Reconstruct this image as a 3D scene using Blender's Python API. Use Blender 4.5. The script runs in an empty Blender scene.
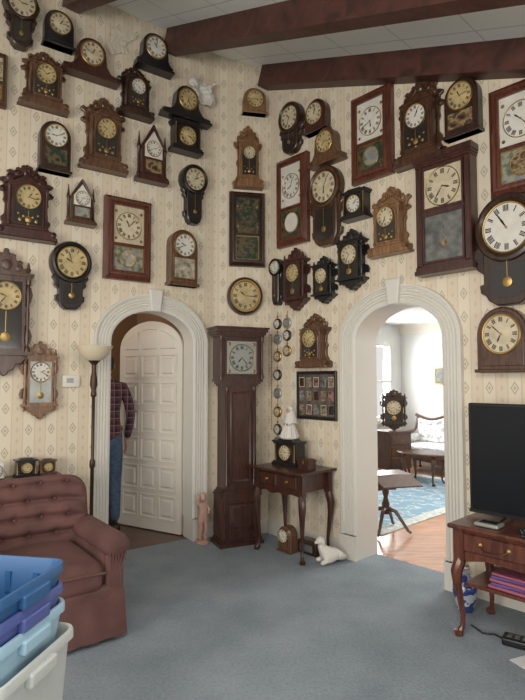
import bpy, bmesh, math, random
from mathutils import Vector, Matrix, noise
random.seed(4)
pi=math.pi
# ------------------------------------------------------------------ materials
def newmat(name):
    m=bpy.data.materials.new(name); m.use_nodes=True
    nt=m.node_tree; return m,nt,nt.nodes['Principled BSDF']
def c4(c): return (c[0],c[1],c[2],1)
def mat(name,col,rough=.5,metal=0,spec=.5,coat=0,sheen=0,noise_amt=0,noise_scale=8,bump=0,bscale=60):
    m,nt,b=newmat(name)
    b.inputs['Base Color'].default_value=c4(col); b.inputs['Roughness'].default_value=rough
    b.inputs['Metallic'].default_value=metal; b.inputs['Specular IOR Level'].default_value=spec
    b.inputs['Coat Weight'].default_value=coat
    b.inputs['Sheen Weight'].default_value=sheen
    if sheen: b.inputs['Sheen Tint'].default_value=c4([min(1,x*3+.1) for x in col])
    tc=nt.nodes.new('ShaderNodeTexCoord')
    if noise_amt:
        n=nt.nodes.new('ShaderNodeTexNoise'); n.inputs['Scale'].default_value=noise_scale; n.inputs['Detail'].default_value=5
        nt.links.new(tc.outputs['Object'],n.inputs['Vector'])
        r=nt.nodes.new('ShaderNodeValToRGB')
        r.color_ramp.elements[0].position=.3; r.color_ramp.elements[1].position=.7
        r.color_ramp.elements[0].color=c4([x*(1-noise_amt) for x in col]); r.color_ramp.elements[1].color=c4([min(1,x*(1+noise_amt)) for x in col])
        nt.links.new(n.outputs['Fac'],r.inputs['Fac']); nt.links.new(r.outputs['Color'],b.inputs['Base Color'])
    if bump:
        n=nt.nodes.new('ShaderNodeTexNoise'); n.inputs['Scale'].default_value=bscale
        nt.links.new(tc.outputs['Object'],n.inputs['Vector'])
        bp=nt.nodes.new('ShaderNodeBump'); bp.inputs['Strength'].default_value=bump; bp.inputs['Distance'].default_value=.01
        nt.links.new(n.outputs['Fac'],bp.inputs['Height']); nt.links.new(bp.outputs['Normal'],b.inputs['Normal'])
    return m
def wood(name,col,rough=.35,scale=(14,14,2.2),amt=.45,coat=.25):
    m,nt,b=newmat(name)
    tc=nt.nodes.new('ShaderNodeTexCoord'); mp=nt.nodes.new('ShaderNodeMapping'); mp.inputs['Scale'].default_value=scale
    n=nt.nodes.new('ShaderNodeTexNoise'); n.inputs['Scale'].default_value=2.2; n.inputs['Detail'].default_value=6; n.inputs['Distortion'].default_value=1.2
    r=nt.nodes.new('ShaderNodeValToRGB'); r.color_ramp.elements[0].position=.35; r.color_ramp.elements[1].position=.68
    r.color_ramp.elements[0].color=c4([x*(1-amt) for x in col]); r.color_ramp.elements[1].color=c4([min(1,x*(1+amt)) for x in col])
    nt.links.new(tc.outputs['Object'],mp.inputs['Vector']); nt.links.new(mp.outputs[0],n.inputs['Vector'])
    nt.links.new(n.outputs['Fac'],r.inputs['Fac']); nt.links.new(r.outputs['Color'],b.inputs['Base Color'])
    b.inputs['Roughness'].default_value=rough; b.inputs['Coat Weight'].default_value=coat; b.inputs['Coat Roughness'].default_value=.2
    return m
def painted(name,stops,scale,off=0):
    m,nt,b=newmat(name)
    tc=nt.nodes.new('ShaderNodeTexCoord'); n=nt.nodes.new('ShaderNodeTexNoise'); n.inputs['Scale'].default_value=scale; n.inputs['Detail'].default_value=3
    mp=nt.nodes.new('ShaderNodeMapping'); mp.inputs['Location'].default_value=(off,0,off)
    nt.links.new(tc.outputs['Object'],mp.inputs[0]); nt.links.new(mp.outputs[0],n.inputs['Vector'])
    r=nt.nodes.new('ShaderNodeValToRGB'); e=r.color_ramp.elements
    e[0].position=stops[0][0]; e[0].color=c4(stops[0][1]); e[1].position=stops[-1][0]; e[1].color=c4(stops[-1][1])
    for p_,c_ in stops[1:-1]:
        x=e.new(p_); x.color=c4(c_)
    nt.links.new(n.outputs['Fac'],r.inputs['Fac']); nt.links.new(r.outputs['Color'],b.inputs['Base Color']); b.inputs['Roughness'].default_value=.25
    return m
WD=wood('wood_dark_walnut',(.036,.016,.009)); WR=wood('wood_mahogany',(.105,.029,.015)); WB=wood('wood_brown',(.072,.030,.014))
WC=wood('wood_chestnut',(.115,.054,.025)); WO=wood('wood_oak',(.21,.105,.045)); BK=wood('wood_ebonised',(.011,.009,.009),amt=.2)
WE=wood('wood_rosewood',(.055,.016,.011)); 
BEAM=wood('wood_beam',(.075,.026,.018),rough=.5,scale=(3,3,3),amt=.4,coat=.05)
FLW=wood('floorboards_oak',(.42,.20,.095),rough=.3,scale=(1.2,14,1),amt=.3)
FLH=wood('floorboards_dark',(.09,.04,.022),rough=.35,scale=(1.2,14,1),amt=.3)
CREAM=mat('dial_cream',(.54,.46,.31),.5,noise_amt=.22,noise_scale=12); WHT=mat('dial_white',(.64,.61,.53),.5,noise_amt=.1,noise_scale=12); YEL=mat('dial_aged',(.47,.36,.17),.5,noise_amt=.3,noise_scale=12); SIL=mat('dial_silvered',(.33,.34,.30),.35,metal=.3)
BRASS=mat('brass',(.40,.26,.09),.4,metal=.9); INK=mat('ink',(.015,.013,.012),.6)
GL=mat('case_glass',(.03,.026,.022),.10,spec=.6); GLW=mat('case_glass_light',(.42,.43,.39),.12,spec=.6,noise_amt=.25,noise_scale=9)
TG=painted('painted_tablet_green',[(.3,(.02,.028,.022)),(.45,(.035,.055,.035)),(.55,(.14,.10,.045)),(.62,(.06,.035,.022)),(.75,(.02,.02,.02))],16)
TR=painted('painted_tablet_brown',[(.3,(.05,.03,.02)),(.45,(.16,.10,.05)),(.52,(.32,.24,.12)),(.6,(.10,.05,.03)),(.75,(.04,.05,.06))],18,3)
TS=painted('painted_tablet_scene',[(.3,(.06,.08,.05)),(.42,(.14,.17,.11)),(.5,(.32,.30,.22)),(.58,(.18,.22,.24)),(.7,(.28,.21,.13))],11,7)
TF=mat('frosted_tablet',(.13,.135,.125),.35,noise_amt=.5,noise_scale=14)
TRIM=mat('trim_white_paint',(.68,.65,.58),.4); DOORM=mat('door_paint',(.66,.61,.53),.4)
VEL=mat('velvet_mauve_brown',(.118,.052,.044),.85,sheen=.15,noise_amt=.3,noise_scale=5,bump=.15,bscale=200)
BLK=mat('black_plastic',(.012,.012,.013),.35); SCR=mat('tv_screen',(.009,.010,.012),.25,spec=.25)
MWHITE=mat('ceramic_white',(.72,.68,.6),.35); PINK=mat('plaster_pink',(.50,.30,.23),.6,noise_amt=.15)
CLOTH=mat('cloth_white',(.66,.63,.57),.8); FLAP=mat('wallpaper_flap',(.62,.55,.44),.8); BRONZE=mat('bronze_dark',(.07,.04,.025),.4,metal=.6)
ALAB=mat('alabaster_glass',(.66,.56,.40),.4)
BIN1=mat('bin_blue',(.035,.12,.28),.35); BIN2=mat('bin_violet_blue',(.09,.12,.34),.35); BIN3=mat('bin_light_blue',(.36,.55,.67),.3); BIN4=mat('bin_grey_clear',(.56,.58,.55),.3)
SKIN=mat('skin',(.5,.27,.19),.5); HAIR=mat('hair_dark',(.03,.018,.012),.7); JEAN=mat('denim',(.07,.12,.20),.8,noise_amt=.3,noise_scale=30); SHOE=mat('shoe',(.03,.02,.015),.5)
SOFA=painted('damask_floral_blue',[(.35,(.66,.64,.58)),(.47,(.70,.67,.60)),(.53,(.26,.33,.44)),(.60,(.66,.63,.56)),(.66,(.36,.36,.40)),(.75,(.64,.61,.54))],16); SOFA.node_tree.nodes['Principled BSDF'].inputs['Roughness'].default_value=.8
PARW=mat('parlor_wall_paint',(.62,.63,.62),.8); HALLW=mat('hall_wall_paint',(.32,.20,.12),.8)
PAPER=mat('paper',(.75,.75,.74),.7); BRED=mat('magazine_pink',(.36,.10,.15),.5); BBLU=mat('magazine_purple',(.12,.08,.26),.5)

def mnode(nt,op,a,b=None,c=None):
    n=nt.nodes.new('ShaderNodeMath'); n.operation=op
    for i,x in enumerate((a,b,c)):
        if x is None: continue
        if isinstance(x,(int,float)): n.inputs[i].default_value=x
        else: nt.links.new(x,n.inputs[i])
    return n.outputs[0]
def mixc(nt,fac,a,b):
    n=nt.nodes.new('ShaderNodeMix'); n.data_type='RGBA'
    nt.links.new(fac,n.inputs[0])
    for i,x in ((6,a),(7,b)):
        if isinstance(x,tuple): n.inputs[i].default_value=c4(x)
        else: nt.links.new(x,n.inputs[i])
    return n.outputs[2]
def wallpaper():
    m,nt,b=newmat('wallpaper_striped')
    tc=nt.nodes.new('ShaderNodeTexCoord'); s=nt.nodes.new('ShaderNodeSeparateXYZ'); nt.links.new(tc.outputs['Object'],s.inputs[0])
    P=.17
    fu=mnode(nt,'SUBTRACT',mnode(nt,'FRACT',mnode(nt,'DIVIDE',s.outputs[0],P)),.5); au=mnode(nt,'ABSOLUTE',fu)
    fz=mnode(nt,'SUBTRACT',mnode(nt,'FRACT',mnode(nt,'DIVIDE',s.outputs[2],.17)),.5); az=mnode(nt,'ABSOLUTE',fz)
    fu2=mnode(nt,'ABSOLUTE',mnode(nt,'SUBTRACT',mnode(nt,'FRACT',mnode(nt,'ADD',mnode(nt,'DIVIDE',s.outputs[0],P),.5)),.5))
    fz2=mnode(nt,'ABSOLUTE',mnode(nt,'SUBTRACT',mnode(nt,'FRACT',mnode(nt,'ADD',mnode(nt,'DIVIDE',s.outputs[2],.085),.5)),.5))
    band=mnode(nt,'LESS_THAN',au,.24)
    line=mnode(nt,'LESS_THAN',mnode(nt,'ABSOLUTE',mnode(nt,'SUBTRACT',au,.26)),.018)
    d=mnode(nt,'ADD',mnode(nt,'DIVIDE',au,.17),mnode(nt,'DIVIDE',az,.27))
    ring=mnode(nt,'MULTIPLY',mnode(nt,'LESS_THAN',d,1),mnode(nt,'GREATER_THAN',d,.66))
    dot=mnode(nt,'LESS_THAN',d,.36)
    orn=mnode(nt,'ADD',ring,dot)
    d2=mnode(nt,'ADD',mnode(nt,'DIVIDE',fu2,.07),mnode(nt,'DIVIDE',fz2,.26))
    orn2=mnode(nt,'LESS_THAN',d2,1)
    col=mixc(nt,band,(.70,.595,.445),(.74,.65,.505))
    col=mixc(nt,mnode(nt,'MULTIPLY',line,.45),col,(.49,.385,.27))
    col=mixc(nt,mnode(nt,'MULTIPLY',orn2,.34),col,(.44,.35,.25))
    col=mixc(nt,mnode(nt,'MULTIPLY',orn,.62),col,(.36,.285,.20))
    nt.links.new(col,b.inputs['Base Color']); b.inputs['Roughness'].default_value=.65; b.inputs['Specular IOR Level'].default_value=.3
    return m
WALLP=wallpaper()
def carpet():
    m,nt,b=newmat('carpet_blue')
    tc=nt.nodes.new('ShaderNodeTexCoord')
    n=nt.nodes.new('ShaderNodeTexNoise'); n.inputs['Scale'].default_value=2.5; n.inputs['Detail'].default_value=4
    n2=nt.nodes.new('ShaderNodeTexNoise'); n2.inputs['Scale'].default_value=60; n2.inputs['Detail'].default_value=3
    for x in (n,n2): nt.links.new(tc.outputs['Object'],x.inputs['Vector'])
    a=mnode(nt,'ADD',mnode(nt,'MULTIPLY',n.outputs['Fac'],.6),mnode(nt,'MULTIPLY',n2.outputs['Fac'],.5))
    r=nt.nodes.new('ShaderNodeValToRGB'); r.color_ramp.elements[0].position=.38; r.color_ramp.elements[1].position=.72
    r.color_ramp.elements[0].color=(.205,.24,.27,1); r.color_ramp.elements[1].color=(.315,.355,.385,1)
    nt.links.new(a,r.inputs['Fac']); nt.links.new(r.outputs['Color'],b.inputs['Base Color'])
    bp=nt.nodes.new('ShaderNodeBump'); bp.inputs['Strength'].default_value=.5; bp.inputs['Distance'].default_value=.01
    nt.links.new(n2.outputs['Fac'],bp.inputs['Height']); nt.links.new(bp.outputs['Normal'],b.inputs['Normal'])
    b.inputs['Roughness'].default_value=.95; b.inputs['Specular IOR Level'].default_value=.1
    return m
CARPET=carpet()
def ceilmat():
    m,nt,b=newmat('ceiling_panels')
    tc=nt.nodes.new('ShaderNodeTexCoord'); s=nt.nodes.new('ShaderNodeSeparateXYZ'); nt.links.new(tc.outputs['Object'],s.inputs[0])
    l=None
    for i,p in ((0,.6),(1,.3)):
        a=mnode(nt,'ABSOLUTE',mnode(nt,'SUBTRACT',mnode(nt,'FRACT',mnode(nt,'DIVIDE',s.outputs[i],p)),.5))
        g=mnode(nt,'GREATER_THAN',a,.5-.005/p)
        l=g if l is None else mnode(nt,'MAXIMUM',l,g)
    nt.links.new(mixc(nt,l,(.84,.86,.83),(.55,.56,.55)),b.inputs['Base Color']); b.inputs['Roughness'].default_value=.5
    return m
CEIL=ceilmat()
def plaid():
    m,nt,b=newmat('plaid_flannel')
    tc=nt.nodes.new('ShaderNodeTexCoord'); s=nt.nodes.new('ShaderNodeSeparateXYZ'); nt.links.new(tc.outputs['Object'],s.inputs[0])
    a=mnode(nt,'LESS_THAN',mnode(nt,'FRACT',mnode(nt,'DIVIDE',s.outputs[0],.07)),.45)
    c=mnode(nt,'LESS_THAN',mnode(nt,'FRACT',mnode(nt,'DIVIDE',s.outputs[2],.07)),.45)
    f=mnode(nt,'MULTIPLY',mnode(nt,'ADD',a,c),.5)
    w=mnode(nt,'MAXIMUM',mnode(nt,'GREATER_THAN',mnode(nt,'FRACT',mnode(nt,'DIVIDE',s.outputs[0],.07)),.9),mnode(nt,'GREATER_THAN',mnode(nt,'FRACT',mnode(nt,'DIVIDE',s.outputs[2],.07)),.9))
    col=mixc(nt,f,(.15,.045,.055),(.02,.02,.035)); col=mixc(nt,mnode(nt,'MULTIPLY',w,.5),col,(.4,.34,.34))
    nt.links.new(col,b.inputs['Base Color']); b.inputs['Roughness'].default_value=.9
    return m
PLAID=plaid()
def rugmat():
    m,nt,b=newmat('rug_pattern')
    tc=nt.nodes.new('ShaderNodeTexCoord')
    n=nt.nodes.new('ShaderNodeTexNoise'); n.inputs['Scale'].default_value=7; nt.links.new(tc.outputs['Object'],n.inputs['Vector'])
    r=nt.nodes.new('ShaderNodeValToRGB'); r.color_ramp.interpolation='CONSTANT'
    e=r.color_ramp.elements; e[0].color=(.20,.33,.42,1); e[1].position=.52; e[1].color=(.46,.5,.5,1)
    x=e.new(.58); x.color=(.24,.37,.45,1)
    nt.links.new(n.outputs['Fac'],r.inputs['Fac']); nt.links.new(r.outputs['Color'],b.inputs['Base Color']); b.inputs['Roughness'].default_value=.95
    return m
RUGM=rugmat()
RUGB=mat('rug_border',(.46,.5,.48),.95,noise_amt=.3,noise_scale=20)
def porcelain():
    m,nt,b=newmat('porcelain_blue_white')
    tc=nt.nodes.new('ShaderNodeTexCoord'); n=nt.nodes.new('ShaderNodeTexNoise'); n.inputs['Scale'].default_value=16; nt.links.new(tc.outputs['Object'],n.inputs['Vector'])
    g=mnode(nt,'GREATER_THAN',n.outputs['Fac'],.5)
    nt.links.new(mixc(nt,g,(.4,.43,.48),(.03,.05,.20)),b.inputs['Base Color']); b.inputs['Roughness'].default_value=.15
    return m
PORC=porcelain()
COLL=mat('collage_backing',(.10,.08,.065),.2,noise_amt=.6,noise_scale=14)
S1=mat('snapshot_sepia',(.20,.15,.10),.25,noise_amt=.9,noise_scale=40); S2=mat('snapshot_grey',(.16,.16,.15),.25,noise_amt=.9,noise_scale=35); S3=mat('snapshot_rose',(.22,.11,.09),.25,noise_amt=.9,noise_scale=38)
FLORAL=mat('painted_tablet_floral',(.34,.30,.22),.3,noise_amt=.6,noise_scale=25)

# ------------------------------------------------------------------ mesh builder
class MB:
    def __init__(s): s.v=[];s.f=[];s.mi=[];s.mats=[]
    def m(s,mt):
        if mt not in s.mats: s.mats.append(mt)
        return s.mats.index(mt)
    def add(s,vs,fs,mt,M=None):
        o=len(s.v); i=s.m(mt)
        for p in vs:
            p=Vector(p); s.v.append(M@p if M else p)
        for f in fs: s.f.append([o+k for k in f]); s.mi.append(i)
    def box(s,x0,x1,y0,y1,z0,z1,mt,M=None):
        vs=[(x,y,z) for z in (z0,z1) for y in (y0,y1) for x in (x0,x1)]
        s.add(vs,[(0,2,3,1),(4,5,7,6),(0,1,5,4),(2,6,7,3),(0,4,6,2),(1,3,7,5)],mt,M)
    def prism(s,pts,yb,yf,mt,bev=0,M=None):
        n=len(pts)
        rings=[[(x,yb,z) for x,z in pts]]
        if bev:
            sg=1 if yf<yb else -1
            rings.append([(x,yf+sg*bev,z) for x,z in pts])
            rings.append([(x,yf,z) for x,z in inset(pts,bev)])
        else: rings.append([(x,yf,z) for x,z in pts])
        vs=[p for r in rings for p in r]; fs=[]
        for k in range(len(rings)-1):
            for i in range(n):
                j=(i+1)%n; fs.append((k*n+i,k*n+j,(k+1)*n+j,(k+1)*n+i))
        fs.append(tuple(range(n))); fs.append(tuple(reversed(range((len(rings)-1)*n,len(rings)*n))))
        s.add(vs,fs,mt,M)
    def prismz(s,pts,z0,z1,mt,M=None):
        n=len(pts); vs=[(x,y,z0) for x,y in pts]+[(x,y,z1) for x,y in pts]
        fs=[(i,(i+1)%n,n+(i+1)%n,n+i) for i in range(n)]+[tuple(reversed(range(n))),tuple(range(n,2*n))]
        s.add(vs,fs,mt,M)
    def lathe(s,c,prof,mt,ax='z',n=24,M=None,caps=True):
        vs=[];fs=[]
        for r,h in prof:
            for i in range(n):
                a=2*pi*i/n
                if ax=='z': vs.append((c[0]+r*math.cos(a),c[1]+r*math.sin(a),c[2]+h))
                elif ax=='y': vs.append((c[0]+r*math.cos(a),c[1]+h,c[2]+r*math.sin(a)))
                else: vs.append((c[0]+h,c[1]+r*math.cos(a),c[2]+r*math.sin(a)))
        for k in range(len(prof)-1):
            for i in range(n):
                j=(i+1)%n; fs.append((k*n+i,k*n+j,(k+1)*n+j,(k+1)*n+i))
        if caps:
            if prof[0][0]>1e-4: fs.append(tuple(reversed(range(n))))
            if prof[-1][0]>1e-4: fs.append(tuple(range((len(prof)-1)*n,len(prof)*n)))
        s.add(vs,fs,mt,M)
    def tube(s,path,rad,mt,n=8,M=None,sq=False):
        path=[Vector(p) for p in path]; vs=[];fs=[]
        if isinstance(rad,(int,float)): rad=[rad]*len(path)
        ref=None
        for k,p in enumerate(path):
            t=(path[min(k+1,len(path)-1)]-path[max(k-1,0)]).normalized()
            if ref is None: ref=Vector((1,0,0)) if abs(t.x)<.8 else Vector((0,1,0))
            a=(ref-t*ref.dot(t)).normalized(); b=t.cross(a); ref=a
            for i in range(n):
                an=2*pi*(i+.5)/n
                vs.append(p+(a*math.cos(an)+b*math.sin(an))*rad[k])
        for k in range(len(path)-1):
            for i in range(n):
                j=(i+1)%n; fs.append((k*n+i,k*n+j,(k+1)*n+j,(k+1)*n+i))
        fs.append(tuple(reversed(range(n)))); fs.append(tuple(range((len(path)-1)*n,len(path)*n)))
        s.add(vs,fs,mt,M)
    def framerect(s,x0,x1,z0,z1,prof,mt,M=None):
        vs=[];fs=[]
        for ins,y in prof: vs+=[(x0+ins,y,z0+ins),(x1-ins,y,z0+ins),(x1-ins,y,z1-ins),(x0+ins,y,z1-ins)]
        for k in range(len(prof)-1):
            for i in range(4):
                j=(i+1)%4; fs.append((k*4+i,k*4+j,(k+1)*4+j,(k+1)*4+i))
        s.add(vs,fs,mt,M)
    def sweep(s,path,nrm,sec,mt,M=None,closed_sec=True):
        n=len(sec); vs=[];fs=[]
        for (x,z),(nx,nz) in zip(path,nrm):
            for o,y in sec: vs.append((x+nx*o,y,z+nz*o))
        for k in range(len(path)-1):
            for i in range(n if closed_sec else n-1):
                j=(i+1)%n; fs.append((k*n+i,k*n+j,(k+1)*n+j,(k+1)*n+i))
        if closed_sec: fs.append(tuple(range(n))); fs.append(tuple(reversed(range((len(path)-1)*n,len(path)*n))))
        s.add(vs,fs,mt,M)
    def rbox(s,c,h,r,mt,M=None,nm=1,disp=None,ns=3):
        def samp(hh):
            rr=min(r,hh*.999); o=[]
            for i in range(ns+1): o.append(-hh+rr*i/ns)
            k=hh-rr
            for i in range(1,nm): o.append(-k+2*k*i/nm)
            o+=[-x for x in reversed(o[:ns+1])]
            return o
        S=[samp(a) for a in h]
        for ax in range(3):
            a1,a2=(ax+1)%3,(ax+2)%3
            for sg in (-1,1):
                vs=[];fs=[];A=S[a1];B=S[a2]
                for u in A:
                    for w in B:
                        q=[0,0,0]; q[ax]=sg*h[ax]; q[a1]=u; q[a2]=w
                        inn=[max(-(h[i]-min(r,h[i]*.999)),min(h[i]-min(r,h[i]*.999),q[i])) for i in range(3)]
                        d=Vector([q[i]-inn[i] for i in range(3)])
                        if d.length>1e-9: d=d.normalized()*min(r,min(h)*.999) if r<=min(h) else Vector([d.normalized()[i]*min(r,h[i]*.999) for i in range(3)])
                        p=Vector(inn)+d
                        if disp: p=disp(p)
                        vs.append(p+Vector(c))
                nb=len(B)
                for i in range(len(A)-1):
                    for j in range(nb-1):
                        f=(i*nb+j,(i+1)*nb+j,(i+1)*nb+j+1,i*nb+j+1); fs.append(f if sg>0 else f[::-1])
                s.add(vs,fs,mt,M)
    def ell(s,c,r,mt,M=None,n=16,k=10):
        prof=[(max(1e-5,math.sin(pi*i/k)),-math.cos(pi*i/k)) for i in range(k+1)]
        MM=Matrix.Translation(c)@Matrix.Diagonal((r[0],r[1],r[2],1))
        s.lathe((0,0,0),prof,mt,'z',n,(M@MM) if M else MM)
    def addmesh(s,me,mf,M=None):
        o=len(s.v)
        for v in me.vertices: s.v.append(M@v.co if M else v.co.copy())
        for p in me.polygons:
            s.f.append([o+k for k in p.vertices]); s.mi.append(s.m(mf(p.center) if callable(mf) else mf))
def inset(pts,d):
    n=len(pts); A=sum(pts[i][0]*pts[(i+1)%n][1]-pts[(i+1)%n][0]*pts[i][1] for i in range(n)); sg=1 if A>0 else -1
    out=[]
    for i in range(n):
        p0=Vector(pts[i-1]);p=Vector(pts[i]);p1=Vector(pts[(i+1)%n])
        e0=(p-p0); e1=(p1-p)
        if e0.length<1e-7 or e1.length<1e-7: out.append(tuple(p)); continue
        e0.normalize(); e1.normalize()
        n0=Vector((-e0.y,e0.x))*sg; n1=Vector((-e1.y,e1.x))*sg
        b=n0+n1
        if b.length<.3: out.append(tuple(p+n0*d)); continue
        b.normalize(); k=d/max(.5,b.dot(n0)); out.append(tuple(p+b*k))
    return out
def build(mb,name,loc=(0,0,0),rot=0,angle=35,M=None):
    me=bpy.data.meshes.new(name); me.from_pydata([tuple(v) for v in mb.v],[],mb.f)
    for m in mb.mats: me.materials.append(m)
    for i,p in enumerate(me.polygons): p.material_index=mb.mi[i]
    bm=bmesh.new(); bm.from_mesh(me); bmesh.ops.remove_doubles(bm,verts=bm.verts,dist=1e-5); bmesh.ops.recalc_face_normals(bm,faces=bm.faces)
    bm.to_mesh(me); bm.free()
    for p in me.polygons: p.use_smooth=True
    me.set_sharp_from_angle(angle=math.radians(angle))
    o=bpy.data.objects.new(name,me); bpy.context.collection.objects.link(o)
    if M: o.matrix_world=M
    else: o.location=loc; o.rotation_euler=(0,0,rot)
    return o
FR={'L':((-.531,5.125),(.819,.574)),'B':((-.476,5.163),(.531,.108)),'R':((.70,4.58),(.682,-.731))}
def fr(w,u,y=0):
    o,d=FR[w]; d=Vector(d).normalized(); nb=Vector((-d.y,d.x)); p=Vector(o)+d*u+nb*y
    return p,math.atan2(d.y,d.x)
def place(mb,name,w,u,y,z,rot=0,angle=35):
    p,a=fr(w,u,y); return build(mb,name,(p.x,p.y,z),a+rot,angle)
def skin(verts,edges,radii,root=0,sub=2):
    me=bpy.data.meshes.new('t'); me.from_pydata(verts,edges,[]); o=bpy.data.objects.new('t',me); bpy.context.collection.objects.link(o)
    o.modifiers.new('s','SKIN')
    for i,r in enumerate(radii):
        sv=me.skin_vertices[0].data[i]; sv.radius=(r,r) if isinstance(r,(int,float)) else r; sv.use_root=(i==root)
    ss=o.modifiers.new('ss','SUBSURF'); ss.levels=sub; ss.render_levels=sub
    dg=bpy.context.evaluated_depsgraph_get(); dg.update()
    out=bpy.data.meshes.new_from_object(o.evaluated_get(dg)); bpy.data.objects.remove(o)
    return out

# ------------------------------------------------------------------ clocks (x right, front -y, z up, back plane y=0)
NUM=[4,1,2,3,3,2,3,4,5,3,2,3]
def dial(mb,cx,cz,R,y,face,rim=BRASS,t=None,rw=.12,nums=True):
    mb.lathe((cx,0,cz),[(R*(1+rw),y+.012),(R*(1+rw),y-.004),(R*(1+rw*.6),y-.011),(R*(1+rw*.1),y-.009),(R*.985,y-.003)],rim,'y',28,caps=False)
    mb.lathe((cx,0,cz),[(R,y-.003),(1e-5,y-.003)],face,'y',28,caps=False)
    if nums:
        for h in range(12):
            a=pi/2-h*pi/6
            for k in range(NUM[h]):
                off=(k-(NUM[h]-1)/2)*.062*R
                ca,sa=math.cos(a),math.sin(a)
                def P(r,o): return (cx+ca*r-sa*o, y-.0045, cz+sa*r+ca*o)
                w=.016*R if k%2 else .024*R
                mb.add([P(.66*R,off-w),P(.92*R,off-w),P(.92*R,off+w),P(.66*R,off+w)],[(0,1,2,3)],INK)
    if t is None: t=random.uniform(0,12)
    for ang,l,w in ((t/12*2*pi,.5*R,.05*R),((t%1)*2*pi,.78*R,.035*R)):
        a=pi/2-ang; ca,sa=math.cos(a),math.sin(a)
        def P(r,o): return (cx+ca*r-sa*o, y-.007, cz+sa*r+ca*o)
        mb.add([P(-.12*R,0),P(.15*l,-w*.5),P(.7*l,-w),P(l,0),P(.7*l,w),P(.15*l,w*.5)],[(0,1,2,3,4,5)],INK)
    mb.lathe((cx,0,cz),[(.06*R,y-.003),(.06*R,y-.009),(1e-5,y-.009)],BRASS,'y',8,caps=False)
def pend(mb,cx,z1,z0,y,r,mt=BRASS):
    mb.box(cx-.003,cx+.003,y-.002,y+.002,z0,z1,mt)
    mb.lathe((cx,0,z0),[(r,y+.004),(r,y-.003),(r*.5,y-.008),(1e-5,y-.009)],mt,'y',16,caps=False)
def sym(half):
    return [(x,z) for x,z in half]+[(-x,z) for x,z in reversed(half) if x>1e-6]
def ogee(W,H,wd,face=WHT,tab=TR,D=.11,split=.42,motif=None):
    mb=MB(); a=.17*W; x0,x1=-W/2,W/2
    mb.framerect(x0,x1,0,H,[(0,0),(0,-D*.55),(a*.12,-D*.62),(a*.3,-D*.72),(a*.5,-D*.98),(a*.7,-D),(a*.78,-D*.9),(a*.8,-D*.78)],wd)
    mb.framerect(x0,x1,0,H,[(a*.8,-D*.78),(a*.8,-D*.84),(a*1.0,-D*.84),(a*1.0,-D*.6)],wd)
    zs=split*H; ix=W/2-a
    mb.box(-ix,ix,-D*.82,-D*.5,zs-.012,zs+.012,wd)
    mb.box(-ix,ix,-D*.6,0,a,zs,tab)
    mb.box(-ix,ix,-D*.6,0,zs,H-a,face)
    zc=(zs+H-a)/2; R=min(ix,(H-a-zs)/2)*.80
    dial(mb,0,zc,R,-D*.6-.002,face,BRASS,rw=.04)
    for sx in (-1,1):
        for sz in (-1,1): mb.lathe((sx*ix*.82,0,zc+sz*min(ix,(H-a-zs)/2)*.82),[(.014,-D*.6-.001),(1e-5,-D*.6-.003)],TR,'y',8,caps=False)
    mb.framerect(-ix,ix,a,zs-.012,[(0,-D*.6),(0,-D*.64),(.008,-D*.64),(.008,-D*.6)],BRASS)
    if motif:
        cz=(a+zs)/2; rr_=min(ix,(zs-a)/2)
        mb.lathe((0,0,cz),[(rr_*.66,-D*.605),(1e-5,-D*.607)],motif,'y',20,caps=False)
        mb.lathe((0,0,cz),[(rr_*.72,-D*.603),(rr_*.70,-D*.62),(rr_*.64,-D*.61)],BRASS,'y',20,caps=False)
    return mb
CR1=[(.72,.60),(.86,.605),(.90,.64),(.80,.665),(.72,.68),(.74,.72),(.84,.735),(.86,.765),(.74,.785),(.62,.79),(.55,.82),(.58,.85),(.64,.875),(.52,.90),(.44,.885),(.36,.90),(.34,.935),(.26,.945),(.20,.935),(.18,.965),(.12,.985),(.06,.98),(0,1)]
CR2=[(.70,.62),(.82,.64),(.92,.67),(.95,.71),(.86,.73),(.76,.72),(.70,.75),(.74,.79),(.68,.83),(.58,.82),(.52,.86),(.54,.89),(.42,.905),(.34,.90),(.32,.935),(.24,.955),(.16,.945),(.12,.98),(0,1)]
CR3=[(.72,.60),(.90,.62),(.93,.645),(.86,.67),(.76,.68),(.80,.74),(.92,.76),(.94,.79),(.84,.82),(.72,.80),(.62,.82),(.58,.855),(.48,.86),(.42,.865),(.44,.90),(.36,.935),(.26,.93),(.20,.945),(.16,.975),(.08,.98),(0,1)]
BS1=[(0,0),(1,0),(1,.035),(.92,.05),(.96,.09),(.93,.12),(.84,.13),(.78,.15),(.72,.20),(.78,.23),(.79,.27),(.71,.30),(.67,.33),(.66,.45),(.73,.49),(.70,.54)]
BS2=[(0,0),(.96,0),(.98,.04),(1,.10),(.92,.125),(.84,.12),(.78,.17),(.70,.22),(.68,.35),(.74,.38),(.76,.42),(.68,.46),(.68,.5)]
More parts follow.
